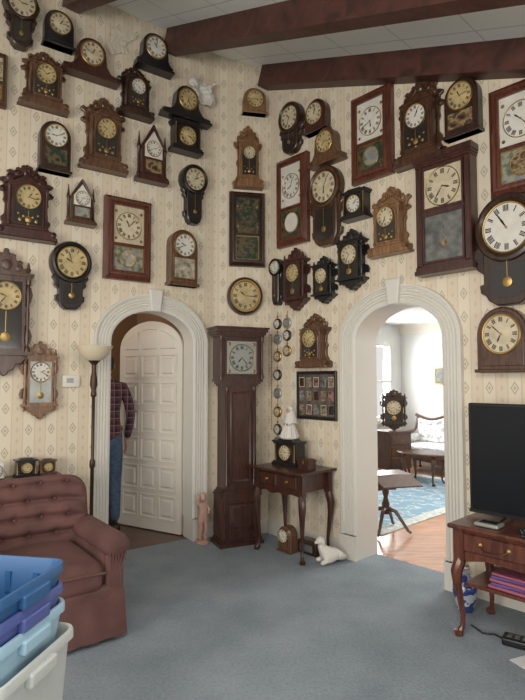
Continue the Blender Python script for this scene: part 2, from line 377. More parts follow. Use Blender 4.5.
def ginger(W,H,wd,face=CREAM,var=0,D=.12,tab=GL):
    mb=MB(); cr=(CR1,CR2,CR3)[var%3]; bs=(BS1,BS2)[var%2]
    h=[(x*W/2,z*H) for x,z in bs+cr]
    mb.prism(sym(h),-.0,-.035,wd,.005)
    mb.box(-.62*W/2,.62*W/2,-D,-.02,.13*H,.70*H,wd)
    mb.prism(sym([(0,0),(.96*W/2,0),(.96*W/2,.04*H),(.80*W/2,.075*H),(.76*W/2,.13*H)]),-.02,-D-.012,wd,.008)
    hw=.52*W/2; z0=.16*H; zt=.50*H
    def arch(s): return [(-hw*s,z0+(1-s)*.1),(hw*s,z0+(1-s)*.1)]+[(hw*s*math.cos(a),zt+hw*s*1.05*math.sin(a)) for a in [pi*i/10 for i in range(11)]]
    mb.prism(arch(1.0),-D+.002,-D-.012,wd,.005); mb.prism(arch(.86),-D-.008,-D-.014,tab)
    R=hw*.70; dial(mb,0,zt+hw*.12,R,-D-.016,face,BRASS,rw=.1)
    pend(mb,0,zt-R,z0+.14*(zt-z0)+.02,-D-.018,R*.28)
    for x,z,k in ((-.35,.2,.16),(.35,.2,.16),(-.2,.34,.12),(.2,.34,.12),(-.42,.42,.1),(.42,.42,.1),(0,.06,.12)): mb.lathe((x*hw*1.4,0,z0+z*(zt-z0)),[(R*k,-D-.015),(R*k*.6,-D-.018),(1e-5,-D-.018)],BRASS,'y',8,caps=False)
    for sx in (-1,1):
        x=sx*.58*W/2
        mb.lathe((x,-D-.004,0),[(.032*W,.15*H),(.032*W,.18*H),(.018*W,.20*H),(.026*W,.30*H),(.016*W,.40*H),(.026*W,.50*H),(.018*W,.58*H),(.032*W,.61*H),(.032*W,.65*H)],wd,'z',8)
        for (cx,cz,rr_) in ((.50,.79,.075),(.74,.63,.05),(.30,.86,.055),(.82,.085,.05)):
            zz=cz*H; yy=-.03 if cz>.7 else (-.03 if cz>.2 else -D-.006)
            mb.lathe((sx*cx*W/2,0,zz),[(rr_*W,yy),(rr_*W,yy-.012),(rr_*W*.75,yy-.018),(rr_*W*.6,yy-.008),(rr_*W*.35,yy-.010),(rr_*W*.2,yy-.02),(1e-5,yy-.022)],wd,'y',12,caps=False)
        mb.tube([(sx*.70*W/2,-.045,.72*H),(sx*.56*W/2,-.052,.74*H),(sx*.38*W/2,-.052,.80*H),(sx*.20*W/2,-.052,.83*H),(sx*.06*W/2,-.05,.90*H)],[.010,.012,.012,.010,.007],wd,6)
    mb.lathe((0,0,.885*H),[(.07*W,-.03),(.07*W,-.05),(.04*W,-.062),(1e-5,-.058)],wd,'y',14,caps=False)
    mb.box(-.66*W/2,.66*W/2,-D-.01,-.02,.69*H,.71*H,wd); mb.box(-.60*W/2,.60*W/2,-D*.8,-.02,.71*H,.735*H,wd)
    return mb
def steeple(W,H,wd,face=WHT,tab=TG,D=.11):
    mb=MB(); w=W/2
    mb.box(-w,w,-D-.015,0,0,.07*H,wd); mb.box(-.94*w,.94*w,-D-.008,0,.07*H,.1*H,wd)
    mb.prism([(-.7*w,.1*H),(.7*w,.1*H),(.7*w,.6*H),(0,H*.98),(-.7*w,.6*H)],0,-D,wd,.006)
    for a,b in (((-.72*w,.6*H),(0,H*.99)),((0,H*.99),(.72*w,.6*H))):
        mb.tube([(a[0],-D,a[1]),(b[0],-D,b[1])],.009,wd,6)
    for sx in (-1,1):
        x=sx*.84*w
        mb.lathe((x,-D*.6,0),[(.13*w,.1*H),(.13*w,.14*H),(.09*w,.16*H),(.09*w,.56*H),(.14*w,.58*H),(.14*w,.61*H),(.10*w,.63*H),(.05*w,.76*H),(.004,.86*H)],wd,'z',10)
    mb.box(-.56*w,.56*w,-D-.006,-D+.01,.14*H,.38*H,tab)
    mb.framerect(-.58*w,.58*w,.13*H,.39*H,[(0,-D),(0,-D-.010),(.01,-D-.010),(.01,-D)],wd)
    mb.prism([(-.56*w,.41*H),(.56*w,.41*H),(.56*w,.62*H),(0,.88*H),(-.56*w,.62*H)],-D+.01,-D-.006,face)
    dial(mb,0,.57*H,.43*w,-D-.008,face,BRASS,rw=.08)
    return mb
def tambour(W,H,wd,face=CREAM,D=.12,hump=.5):
    mb=MB(); w=W/2; R=H*.38; cz=H-R-.01
    pts=[]
    n=18
    for i in range(n+1):
        x=w*.96*(1-i/n)
        base=.17*H+.08*H*(1-x/(w*.96))
        sh=(cz+math.sqrt(max(0,(R*1.04)**2-x*x))) if x<R*1.04 else 0
        g=math.exp(-(max(0,x-R*.80)/(w*.20))**2)*(cz-.28*H)+.17*H
        pts.append((x,max(sh if x<R else 0,min(g,H),base) if x>1e-6 else H-.005))
    mb.prism([(-w,0),(w,0),(w,.07*H),(-w,.07*H)],.0,-D-.015,wd,.004)
    half=[(w*.96,.07*H)]+pts
    poly=[(x,z) for x,z in half]+[(-x,z) for x,z in reversed(half) if x>1e-6]
    mb.prism(poly,0,-D,wd,.008)
    dial(mb,0,cz,R*.74,-D-.002,face,BRASS,rw=.16)
    for sx in (-1,1): mb.lathe((sx*w*.62,0,.14*H),[(.045*H,-D+.002),(.04*H,-D-.006),(1e-5,-D-.008)],wd,'y',10,caps=False)
    return mb
def drop(W,H,wd,face=CREAM,D=.12,octo=False,ears=True,boxy=.56,point=True):
    mb=MB(); R=W/2; cz=H-R; n=8 if octo else 32
    bw=R*boxy
    zt=cz-R*.55
    pts=[(-bw*.45,0),(bw*.45,0),(bw*.8,.05*H),(bw,.13*H),(bw,zt+R*.3),(-bw,zt+R*.3),(-bw,.13*H),(-bw*.8,.05*H)] if point else [(-bw,0),(bw,0),(bw,zt+R*.3),(-bw,zt+R*.3)]
    mb.prism(pts,0,-D*.8,wd,.008)
    gz=.07*H
    gp=[(-bw*.35,gz),(bw*.35,gz),(bw*.7,gz+.06*H),(bw*.7,cz-R*.98),(-bw*.7,cz-R*.98),(-bw*.7,gz+.06*H)] if point else [(-bw*.78,.06*H),(bw*.78,.06*H),(bw*.78,cz-R*.98),(-bw*.78,cz-R*.98)]
    if gp[3][1]>gp[2][1]+.02 or not point:
        mb.prism(gp,-D*.79,-D*.8-.004,GL)
        mb.prism(inset(gp,-.006),-D*.79,-D*.8-.002,BRONZE)
    pend(mb,0,cz-R*.95,.2*H,-D*.8-.010,R*.14)
    if ears:
        for sx in (-1,1):
            e=[(bw*.95,zt+R*.15),(bw*1.35,zt+R*.1),(bw*1.55,zt-R*.15),(bw*1.3,zt-R*.32),(bw*1.35,zt-R*.5),(bw*1.0,zt-R*.7)]
            mb.prism([(sx*x,z) for x,z in e],-.01,-D*.6,wd,.006)
            e=[(bw*.95,.22*H),(bw*1.25,.2*H),(bw*1.2,.13*H),(bw*.8,.08*H)]
            mb.prism([(sx*x,z) for x,z in e],-.01,-D*.5,wd,.005)
    mb.lathe((0,0,cz),[(R*.98,0),(R*.98,-D*.75),(R*.93,-D*.95),(R*.84,-D),(R*.78,-D*.9),(R*.73,-D*.75)],wd,'y',n)
    dial(mb,0,cz,R*.69,-D*.82,face,BRASS,rw=.07)
    return mb
def gallery(W,wd,face=CREAM,D=.1):
    mb=MB(); R=W/2
    mb.lathe((0,0,R),[(R,0),(R,-D*.6),(R*.94,-D*.9),(R*.86,-D),(R*.80,-D*.8)],wd,'y',36)
    mb.lathe((0,0,R),[(R*.84,-D*.9),(R*.84,-D*1.05),(R*.79,-D*1.05),(R*.76,-D*.8)],BRASS,'y',36,caps=False)
    dial(mb,0,R,R*.74,-D*.78,face,BRASS,rw=.05)
    return mb
def vienna(W,H,wd,face=CREAM,tab=GL,D=.15,crown=1):
    mb=MB(); w=W/2; bw=.68*w; z0=.16*H; z1=.78*H
    mb.prism(sym([(0,0),(.10*w,.01*H),(.16*w,.035*H),(.34*w,.05*H),(.42*w,.09*H),(.62*w,.10*H),(.74*w,.13*H),(.92*w,z0),(.92*w,z0+.02*H)]),0,-D*.7,wd,.006)
    mb.box(-bw,bw,-D*.8,0,z0,z1,wd)
    mb.box(-w*.95,w*.95,-D,0,z0,z0+.03*H,wd); mb.box(-w*.98,w*.98,-D*1.05,0,z1,z1+.025*H,wd); mb.box(-w*.88,w*.88,-D*.95,0,z1-.02*H,z1,wd)
    cr=sym([(.86*w,z1+.02*H),(.84*w,z1+.055*H),(.70*w,z1+.07*H),(.62*w,z1+.065*H),(.58*w,z1+.10*H),(.62*w,z1+.12*H),(.50*w,z1+.135*H),(.38*w,z1+.125*H),(.33*w,z1+.15*H),(.34*w,z1+.175*H),(.20*w,z1+.185*H),(.12*w,z1+.18*H),(.08*w,z1+.215*H),(0,z1+.22*H)])
    mb.prism(cr,-D*.35,-D*.6,wd,.005)
    mb.lathe((0,0,z1+.09*H),[(.20*w,-D*.58),(.20*w,-D*.68),(.12*w,-D*.72),(1e-5,-D*.70)],wd,'y',14,caps=False)
    for sx in (-1,1):
        x=sx*.8*w
        mb.lathe((x,-D*.75,0),[(.11*w,z0+.03*H),(.11*w,z0+.06*H),(.06*w,z0+.075*H),(.10*w,z0+.14*H),(.06*w,z0+.22*H),(.075*w,(z0+z1)/2),(.06*w,z1-.2*H),(.10*w,z1-.12*H),(.06*w,z1-.07*H),(.11*w,z1-.06*H),(.11*w,z1-.02*H)],wd,'z',10)
        mb.lathe((x,-D*.7,z1+.02*H),[(.08*w,0),(.05*w,.015*H),(.10*w,.04*H),(.05*w,.06*H),(.06*w,.07*H),(.004,.10*H)],wd,'z',10)
        mb.lathe((x,-D*.6,z0-.06*H),[(.004,0),(.07*w,.02*H),(.05*w,.04*H),(.09*w,.06*H)],wd,'z',10)
        mb.lathe((sx*.45*w,0,z1+.07*H),[(.12*w,-D*.58),(.12*w,-D*.64),(.06*w,-D*.67),(1e-5,-D*.65)],wd,'y',10,caps=False)
        mb.prism([(sx*x_,z_) for x_,z_ in ((bw,z0+.12*H),(w*.98,z0+.10*H),(w*1.05,z0+.16*H),(w*.95,z0+.22*H),(bw,z0+.26*H))],-.01,-.03,wd)
        mb.prism([(sx*x_,z_) for x_,z_ in ((bw,z1-.24*H),(w*.95,z1-.20*H),(w*1.05,z1-.13*H),(w*.98,z1-.07*H),(bw,z1-.06*H))],-.01,-.03,wd)
    ins=.10*w
    mb.box(-bw+ins,bw-ins,-D*.84,-D*.7,z0+.05*H,z1-.04*H,tab)
    mb.framerect(-bw,bw,z0+.03*H,z1-.02*H,[(0,-D*.8),(0,-D*.92),(ins,-D*.92),(ins,-D*.84)],wd)
    R=(bw-ins)*.86; zc=z1-.04*H-R*1.15
    dial(mb,0,zc,R,-D*.85,face,BRASS,rw=.1)
    pend(mb,0,zc-R,z0+.14*H,-D*.87,R*.35)
    return mb
def archtop(W,H,wd,face=CREAM,tab=TR,D=.11,split=.42,base=True):
    mb=MB(); w=W/2; bw=.92*w if base else w
    def arc(s,zb): return [(-bw*s,zb),(bw*s,zb)]+[(bw*s*math.cos(a),H-bw+bw*s*math.sin(a)) for a in [pi*i/14 for i in range(15)]]
    mb.prism(arc(1,0),0,-D,wd,.012); mb.prism(arc(.84,.1*H),-D+.002,-D-.008,wd,.004)
    if base: mb.prism([(-w,0),(w,0),(w,.05*H),(-w,.05*H)],0,-D-.015,wd,.005)
    R=bw*.68; zc=H-bw*1.0
    if H>1.35*W:
        mb.box(-bw*.72,bw*.72,-D-.012,-D,.13*H,max(.16*H,zc-R*1.2),tab)
    dial(mb,0,zc,R,-D-.010,face,BRASS,rw=.12)
    return mb
def mantelbox(W,H,wd,face=YEL,D=.13):
    mb=MB(); w=W/2
    mb.box(-w,w,-D-.015,0,0,.10*H,wd); mb.box(-.93*w,.93*w,-D-.008,0,.10*H,.16*H,wd)
    mb.box(-.84*w,.84*w,-D+.01,0,.16*H,.82*H,wd)
    mb.box(-.93*w,.93*w,-D-.008,0,.82*H,.88*H,wd); mb.box(-w,w,-D-.015,0,.88*H,.93*H,wd)
    mb.prism([(-.7*w,.93*H),(.7*w,.93*H),(.5*w,H),(-.5*w,H)],-.02,-D+.01,wd)
    for sx in (-1,1):
        for q in (.66,.8):
            mb.lathe((sx*q*w,-D+.0,0),[(.05*w,.16*H),(.035*w,.2*H),(.035*w,.78*H),(.05*w,.82*H)],BRASS if q>.7 else wd,'z',8)
    dial(mb,0,.49*H,min(.27*H,.5*w),-D+.006,face,BRASS,rw=.14)
    return mb
def bigcase(W,H,wd):
    mb=MB(); w=W/2; D=.16
    mb.box(-.93*w,.93*w,-D*.8,0,.05*H,.93*H,wd)
    for k,(s,a,b) in enumerate(((1,.95,1.0),(.98,.93,.95),(.95,.91,.93))): mb.box(-s*w,s*w,-D*(1.02-.06*k),0,a*H,b*H,wd)
    mb.box(-.98*w,.98*w,-D,0,0,.035*H,wd); mb.box(-.95*w,.95*w,-D*.92,0,.035*H,.065*H,wd)
    for sx in (-1,1):
        mb.prism([(sx*.93*w,.065*H),(sx*.72*w,.065*H),(sx*.72*w,.91*H),(sx*.93*w,.91*H)],-D*.78,-D*.95,wd,.01)
    mb.box(-.72*w,.72*w,-D*.86,-D*.7,.5*H,.53*H,wd)
    mb.box(-.70*w,.70*w,-D*.81,-D*.7,.53*H,.89*H,CREAM); mb.box(-.70*w,.70*w,-D*.81,-D*.7,.09*H,.5*H,TF)
    dial(mb,0,.71*H,.56*w,-D*.82,CREAM,BRASS,rw=.04)
    mb.framerect(-.7*w,.7*w,.53*H,.89*H,[(0,-D*.81),(0,-D*.9),(.016,-D*.9),(.016,-D*.82)],wd)
    mb.framerect(-.7*w,.7*w,.09*H,.5*H,[(0,-D*.81),(0,-D*.9),(.016,-D*.9),(.016,-D*.82)],wd)
    pend(mb,0,.45*H,.24*H,-D*.815,.12*w,TR)
    return mb
def school(W,H,wd):
    return drop(W,H,wd,WHT,D=.13,ears=True,boxy=.74,point=True)
G=-.002
SC={'L':(.94,.85),'B':(.94,.8),'R':(.92,.75)}
SH={'L':-.02,'B':.01,'R':.03}
def pl(mb,name,w,u,z):
    sx,sy=SC[w]
    mb.v=[Vector((v.x*sx,v.y*sy,v.z)) for v in mb.v]
    return place(mb,name,w,u+SH[w],G,z)
pl(drop(.30,.5,WD,CREAM,octo=True),'drop_octagon_wall_clock','L',-1.74,4.16)
pl(archtop(.27,.30,BK,CREAM),'round_top_clock','L',-1.45,4.27)
pl(ogee(.22,.42,WB,CREAM),'ogee_wall_clock','L',-1.93,3.64)
pl(ginger(.42,.50,WC,YEL,0),'gingerbread_clock','L',-1.55,3.71)
pl(tambour(.52,.34,WE,CREAM),'tambour_clock','L',-1.18,4.09)
pl(ginger(.36,.49,WD,WHT,1),'gingerbread_clock','L',-.77,3.87)
pl(tambour(.39,.34,BK,WHT),'tambour_clock','L',-.60,4.36)
pl(ginger(.45,.67,WC,YEL,2),'gingerbread_clock','L',-1.05,3.31)
pl(archtop(.28,.42,WD,WHT,TG),'cottage_clock','L',-1.46,3.20)
pl(steeple(.32,.53,WE,WHT,TR),'steeple_clock','L',-.61,3.30)
pl(tambour(.55,.33,BK,YEL),'tambour_clock','L',-.27,3.98)
pl(mantelbox(.34,.31,BK,YEL),'black_mantel_clock','L',-.27,3.66)
pl(drop(.30,.58,BK,CREAM),'drop_wall_clock','L',-.18,2.99)
pl(ginger(.50,.62,WE,YEL,0),'gingerbread_clock','L',-1.66,2.61)
pl(steeple(.26,.38,WB,WHT,TS),'steeple_clock','L',-1.24,2.80)
pl(ogee(.45,.73,WR,CREAM,TS,motif=FLORAL),'ogee_wall_clock','L',-.82,2.38)
pl(drop(.36,.57,BK,YEL),'drop_wall_clock','L',-1.31,2.08)
pl(archtop(.33,.53,WC,WHT,FLORAL,base=True),'arched_case_wall_clock','L',-.29,2.38)
pl(vienna(.42,.99,WB,YEL),'vienna_wall_clock','L',-1.80,1.53)
pl(vienna(.30,.62,WO,WHT,GLW,D=.10),'glazed_case_wall_clock','L',-1.53,1.19)
pl(archtop(.27,.26,WO,YEL),'round_top_clock','B',.38,4.19)
pl(ginger(.33,.66,WO,CREAM,1),'gingerbread_clock','B',.32,3.42)
pl(ogee(.38,.75,WD,TG,TG),'ogee_wall_clock','B',.31,2.63)
pl(gallery(.38,WD,YEL),'gallery_wall_clock','B',.29,2.14)
pl(drop(.32,.50,WD,CREAM,boxy=.7),'drop_wall_clock','R',-.60,3.69)
pl(archtop(.30,.30,WE,CREAM),'round_top_clock','R',-.27,3.78)
pl(tambour(.42,.33,WC,YEL),'tambour_clock','R',-.15,3.44)
pl(ogee(.44,.86,WR,WHT,TG,motif=WHT),'ogee_wall_clock','R',-.60,2.79)
pl(drop(.40,.73,WB,CREAM,boxy=.75),'drop_wall_clock','R',-.17,2.70)
pl(mantelbox(.28,.26,BK,WHT),'black_mantel_clock','R',.17,2.86)
pl(ogee(.44,.75,WR,WHT,TG,motif=TS),'ogee_wall_clock','R',.32,3.17)
pl(ginger(.48,.69,WB,WHT,0),'gingerbread_clock','R',.77,3.16)
pl(archtop(.30,.42,WD,YEL,TR,split=.3),'cottage_clock','R',1.12,3.26)
pl(ogee(.46,.76,WR,WHT,TS,motif=TR),'ogee_wall_clock','R',1.52,2.74)
pl(ginger(.42,.57,WO,CREAM,2),'gingerbread_clock','R',.49,2.50)
pl(bigcase(.50,.90,WE),'large_case_wall_clock','R',.98,2.28)
pl(school(.48,.76,WD),'schoolhouse_clock','R',1.42,2.00)
pl(archtop(.40,.44,WB,CREAM),'round_top_clock','R',1.37,1.55)
pl(vienna(.32,.53,BK,CREAM),'gothic_wall_clock','R',.12,2.26)
pl(vienna(.26,.43,BK,CREAM),'gothic_wall_clock','R',-.19,2.18)
pl(vienna(.32,.60,WE,YEL),'vienna_wall_clock','R',-.54,2.15)
pl(drop(.18,.46,BK,WHT),'drop_wall_clock','R',-.80,2.23)
pl(ginger(.42,.50,WC,YEL,1),'gingerbread_clock','R',-.33,1.61)
# picture
mb=MB(); mb.framerect(-.26,.26,0,.44,[(0,0),(0,-.02),(.01,-.03),(.025,-.026),(.03,-.012)],BK); mb.box(-.235,.235,-.012,0,.025,.415,COLL)
for i in range(5):
    for j in range(3):
        x=-.19+i*.095; z=.09+j*.125; M=Matrix.Translation((x,0,z))@Matrix.Rotation(random.uniform(-.12,.12),4,'Y')
        mb.box(-.035,.035,-.0135,-.0125,-.045,.045,[S2,S1,CREAM,S3][(i*2+j*3)%4],M); mb.box(-.030,.030,-.0145,-.0135,-.039,.039,[S1,S3,S2,S1,WD][(i+j*2)%5],M)
pl(mb,'photo_collage_frame','R',-.33,1.14)
# watches
mb=MB()
for x,zs in ((-.80,(2.05,1.90,1.73,1.55,1.37,1.19,1.02,.90)),(-.67,(1.93,2.05,1.78))):
    for k,z in enumerate(zs):
        r=.054; mb.lathe((x,0,z),[(r,0),(r,-.012),(r*.86,-.018),(r*.8,-.016)],(BRONZE,SIL,BRASS)[k%3],'y',20); dial(mb,x,z,r*.76,-.014,(WHT,SIL,CREAM)[k%3],(BRONZE,SIL,BRASS)[k%3],rw=.04)
        mb.lathe((x,-.008,z+r),[(.006,0),(.006,.01),(.011,.012),(.011,.022),(.003,.026)],BRASS,'z',8)
    mb.tube([(x,-.003,max(zs)+.12),(x,-.003,min(zs))],.003,BRASS,5)
mb.tube([(-.885,-.006,1.95-.01*i) for i in range(0,95)],[.006 if i%3==0 else .002 for i in range(95)],BRASS,6)
place(mb,'pocket_watch_collection','R',0,G,0)
# thermostat
mb=MB(); mb.rbox((0,-.014,.05),(.075,.013,.05),.008,MWHITE); mb.box(-.04,.02,-.0285,-.026,.035,.075,GLW); mb.lathe((.045,0,.05),[(.012,-.026),(.012,-.032),(1e-5,-.032)],TRIM,'y',12,caps=False)
pl(mb,'thermostat','L',-1.28,1.44)

# ------------------------------------------------------------------ room shell
C=Vector((.055,5.271)); eh=Vector((-.682,.731)).normalized(); nR=Vector((-.731,-.682)).normalized()
SL=.378
def zbeam(p): return 4.48+SL*((Vector(p)-C).dot(eh))
def ztop(p): return zbeam(p)+.22
def ell_arc(cu,hw,zs,rise,n=28): return [(cu+hw*math.cos(a),zs+rise*math.sin(a)) for a in [pi*i/n for i in range(n+1)]]
def wall(name,w,ua,ub,th,op=None,m=WALLP,top=None):
    pa,_=fr(w,ua);pb,_=fr(w,ub)
    za=ztop(pa) if top is None else top; zb=ztop(pb) if top is None else top
    pts=[(ua,0)]
    if op:
        cu,hw,zs,rise=op
        pts+=[(cu-hw,0)]+list(reversed(ell_arc(cu,hw,zs,rise)))+[(cu+hw,0)]
    pts+=[(ub,0),(ub,zb),(ua,za)]
    mb=MB(); mb.prism(pts,th,0,m); place(mb,name,w,0,0,0)
OPL=(-.57,.41,1.84,.30); OPR=(.545,.41,1.82,.30)
wall('wall_left','L',-5,.067,.16,OPL); wall('wall_back','B',0,.5419,.16); wall('wall_right','R',-.9456,4,.27,OPR)
def casing(name,w,op,th):
    cu,hw,zs,rise=op; mb=MB()
    arc=ell_arc(cu,hw,zs,rise,40); path=[];nr=[]
    path.append((cu+hw,.20)); nr.append((1,0))
    for i,(x,z) in enumerate(arc):
        a=pi*i/40; nx,nz=math.cos(a)/hw,math.sin(a)/rise; l=math.hypot(nx,nz); nx,nz=nx/l,nz/l
        path.append((x,z)); nr.append((nx,nz))
    path.append((cu-hw,.20)); nr.append((-1,0))
    sec=[(-.012,0),(-.012,-.022),(.004,-.030)]
    for k in range(4):
        o=.016+k*.025; sec+=[(o,-.030),(o+.006,-.018),(o+.013,-.018),(o+.019,-.030)]
    sec+=[(.120,-.030),(.122,-.042),(.138,-.042),(.140,0)]
    mb.sweep(path,nr,sec,TRIM)
    for sx in (-1,1):
        x0=cu+sx*(hw-.016); x1=cu+sx*(hw+.15); a,b=min(x0,x1),max(x0,x1)
        mb.box(a,b,-.048,0,0,.20,TRIM); mb.box(a-.004,b+.004,-.054,0,.18,.20,TRIM)
    zt=zs+rise
    mb.prism([(cu-.045,zt-.02),(cu+.045,zt-.02),(cu+.068,zt+.185),(cu-.068,zt+.185)],0,-.065,TRIM,.008)
    pth=[(cu+hw,0)]+arc+[(cu-hw,0)]; nn=[(1,0)]+nr[1:-1]+[(-1,0)]
    mb.sweep(pth,nn,[(-.012,0),(-.012,th),(0.0,th),(0,0)],TRIM)
    mb.sweep(path[:1]+path[1:],nr,[(-.012,th),(-.012,th+.02),(.10,th+.025),(.10,th)],TRIM)
    place(mb,name,w,0,0,0)
casing('trim_1','L',OPL,.16); casing('trim_2','R',OPR,.27)
def base(name,w,segs):
    mb=MB()
    for a,b in segs:
        mb.box(a,b,-.016,0,0,.11,TRIM); mb.box(a,b,-.010,0,.11,.13,TRIM)
    place(mb,name,w,0,0,0)
base('baseboard_left','L',[(-5,-1.14),(0,.05)]); base('baseboard_back','B',[(.01,.53)]); base('baseboard_right','R',[(-.93,-.03),(1.12,4)])
def fpoly(name,pts,m,z0=-.1,z1=0):
    mb=MB(); mb.prismz(pts,z0,z1,m); return build(mb,name)
q=lambda w,u,y: tuple(fr(w,u,y)[0])
fpoly('floor',[(-4.6,-3),(4.4,-3),q('R',4.2,.25),q('R',-.92,.25),(-.45,5.3),q('L',0,.06),q('L',-5,.06)],CARPET)
fpoly('floor_parlor',[q('R',-1.1,.252),q('R',1.6,.252),q('R',1.6,4.95),q('R',-2.5,4.95),q('R',-2.5,3.0)],FLW)
fpoly('floor_hall',[q('L',-3.2,.062),q('L',.0,.062),q('L',-.02,1.85),q('L',-3.2,1.85)],FLH)
ang=math.atan(SL)
def slopeM(dist,s0=0,off=0):
    X=Vector((eh.x*math.cos(ang),eh.y*math.cos(ang),math.sin(ang))); Y=Vector((nR.x,nR.y,0)); Z=X.cross(Y)
    if Z.z<0: Z=-Z
    p=Vector((C.x,C.y,4.48))+Y*dist+X*s0+Z*off
    return Matrix(((X.x,Y.x,Z.x,p.x),(X.y,Y.y,Z.y,p.y),(X.z,Y.z,Z.z,p.z),(0,0,0,1)))
mb=MB(); mb.box(-7.5,3.2,-.35,6.5,.20,.26,CEIL); build(mb,'ceiling',M=slopeM(0))
dL=Vector((.819,.574)).normalized(); nL=Vector((dL.y,-dL.x))
for i,dd in enumerate((.075,.98,1.89,2.8,3.7)):
    p0=C+nR*dd
    t=(Vector((-.531,5.125))-p0).dot(nL)/eh.dot(nL) if i else .02
    s1=t/math.cos(ang)-.02
    mb=MB(); w=.07
    mb.box(-7,s1,-w,w,.0,.21,BEAM)
    build(mb,'ceiling_beam',M=slopeM(dd))
def bx(name,w,u0,u1,y0,y1,z0,z1,m):
    mb=MB(); mb.box(u0,u1,y0,y1,z0,z1,m); return place(mb,name,w,0,0,0)
bx('wall_parlor_far','R',-2.5,1.7,4.80,4.95,0,2.55,PARW)
mb=MB()
for a,b,c,d in ((2.9,3.55,0,2.55),(4.45,4.95,0,2.55),(3.55,4.45,0,.8),(3.55,4.45,2.15,2.55)): mb.box(-2.6,-2.45,a,b,c,d,PARW)
place(mb,'wall_parlor_side','R',0,0,0)
mb=MB()
for a,b,c,d in ((3.55,3.6,.8,2.15),(4.40,4.45,.8,2.15),(3.6,4.4,.8,.86),(3.6,4.4,2.09,2.15),(3.6,4.4,1.45,1.49)): mb.box(-2.56,-2.42,a,b,c,d,TRIM)
mb.box(-2.47,-2.38,3.5,4.5,.74,.8,TRIM); place(mb,'window_1','R',0,0,0)
mb=MB(); mb.prism([(0,0),(3.1,0),(3.1,2.55),(0,2.55)],0,.1,PARW); p=fr('R',-2.5,2.95)[0]; p2=fr('R',-1.1,.27)[0]; d=p2-p
build(mb,'wall_parlor_near',(p.x,p.y,0),math.atan2(d.y,d.x))
fpoly('ceiling_parlor',[q('R',-1.1,.272),q('R',1.6,.272),q('R',1.6,4.95),q('R',-2.6,4.95),q('R',-2.6,3.0)],mat('ceiling_paint',(.78,.78,.76),.8),2.5,2.6)
mb=MB()
for k in range(3): mb.box(-2.45+.0,1.6,4.80-.03-.03*k,4.80,2.44-.05*(2-k)+.0,2.50,TRIM)
place(mb,'trim_3','R',0,0,0)
bx('baseboard_parlor','R',-2.45,1.6,4.78,4.80,0,.14,TRIM)
mb=MB(); mb.box(-1.66,-.12,.72,3.9,.0,.010,RUGB); mb.box(-1.52,-.27,.87,3.75,.010,.012,RUGM); place(mb,'area_rug','R',0,0,.001)
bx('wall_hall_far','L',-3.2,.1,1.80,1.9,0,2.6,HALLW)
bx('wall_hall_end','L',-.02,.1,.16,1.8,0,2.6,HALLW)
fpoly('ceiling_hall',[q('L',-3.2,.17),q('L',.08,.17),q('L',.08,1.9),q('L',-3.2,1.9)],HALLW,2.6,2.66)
def door():
    mb=MB(); W=.83; zs=1.82; rise=.28
    pts=[(0,.01),(W,.01)]+[(W/2+W/2*math.cos(a),zs+rise*math.sin(a)) for a in [pi*i/24 for i in range(25)]]
    mb.prism(pts,.02,-.02,DOORM,.003)
    def top(x): return zs+rise*math.sqrt(max(0,1-((x-W/2)/(W/2))**2))-.07
    cols=[(.06,.28),(.305,.525),(.55,.77)]; rows=[(.12,.36),(.40,.64),(.68,.92),(.96,1.20),(1.24,1.48),(1.52,1.76)]
    for a,b in cols:
        for c,d in rows:
            for s in (1,-1):
                y=s*.018
                mb.framerect(a,b,c,d,[(0,y),(0,s*.030),(.014,s*.030),(.024,s*.019)],DOORM)
                mb.prism([(a+.04,c+.04),(b-.04,c+.04),(b-.04,d-.04),(a+.04,d-.04)],s*.015,s*.034,DOORM,.012)
        n=6; pp=[(a,1.80),(b,1.80)]+[(b-(b-a)*i/n,max(1.83,top(b-(b-a)*i/n))) for i in range(n+1)]
        for s in (1,-1): mb.prism(inset(pp,.01),s*.015,s*.030,DOORM,.01)
    for s in (-1,1):
        mb.lathe((W-.05,0,1.0),[(.025,s*.02),(.025,s*.026),(.009,s*.03),(.009,s*.05),(.024,s*.06),(.026,s*.075),(.012,s*.085),(1e-5,s*.086)],BRASS,'y',14,caps=False)
    return mb
d_=door(); p,a=fr('L',-.175,.185); build(d_,'door_1',(p.x,p.y,0),a+math.radians(115))

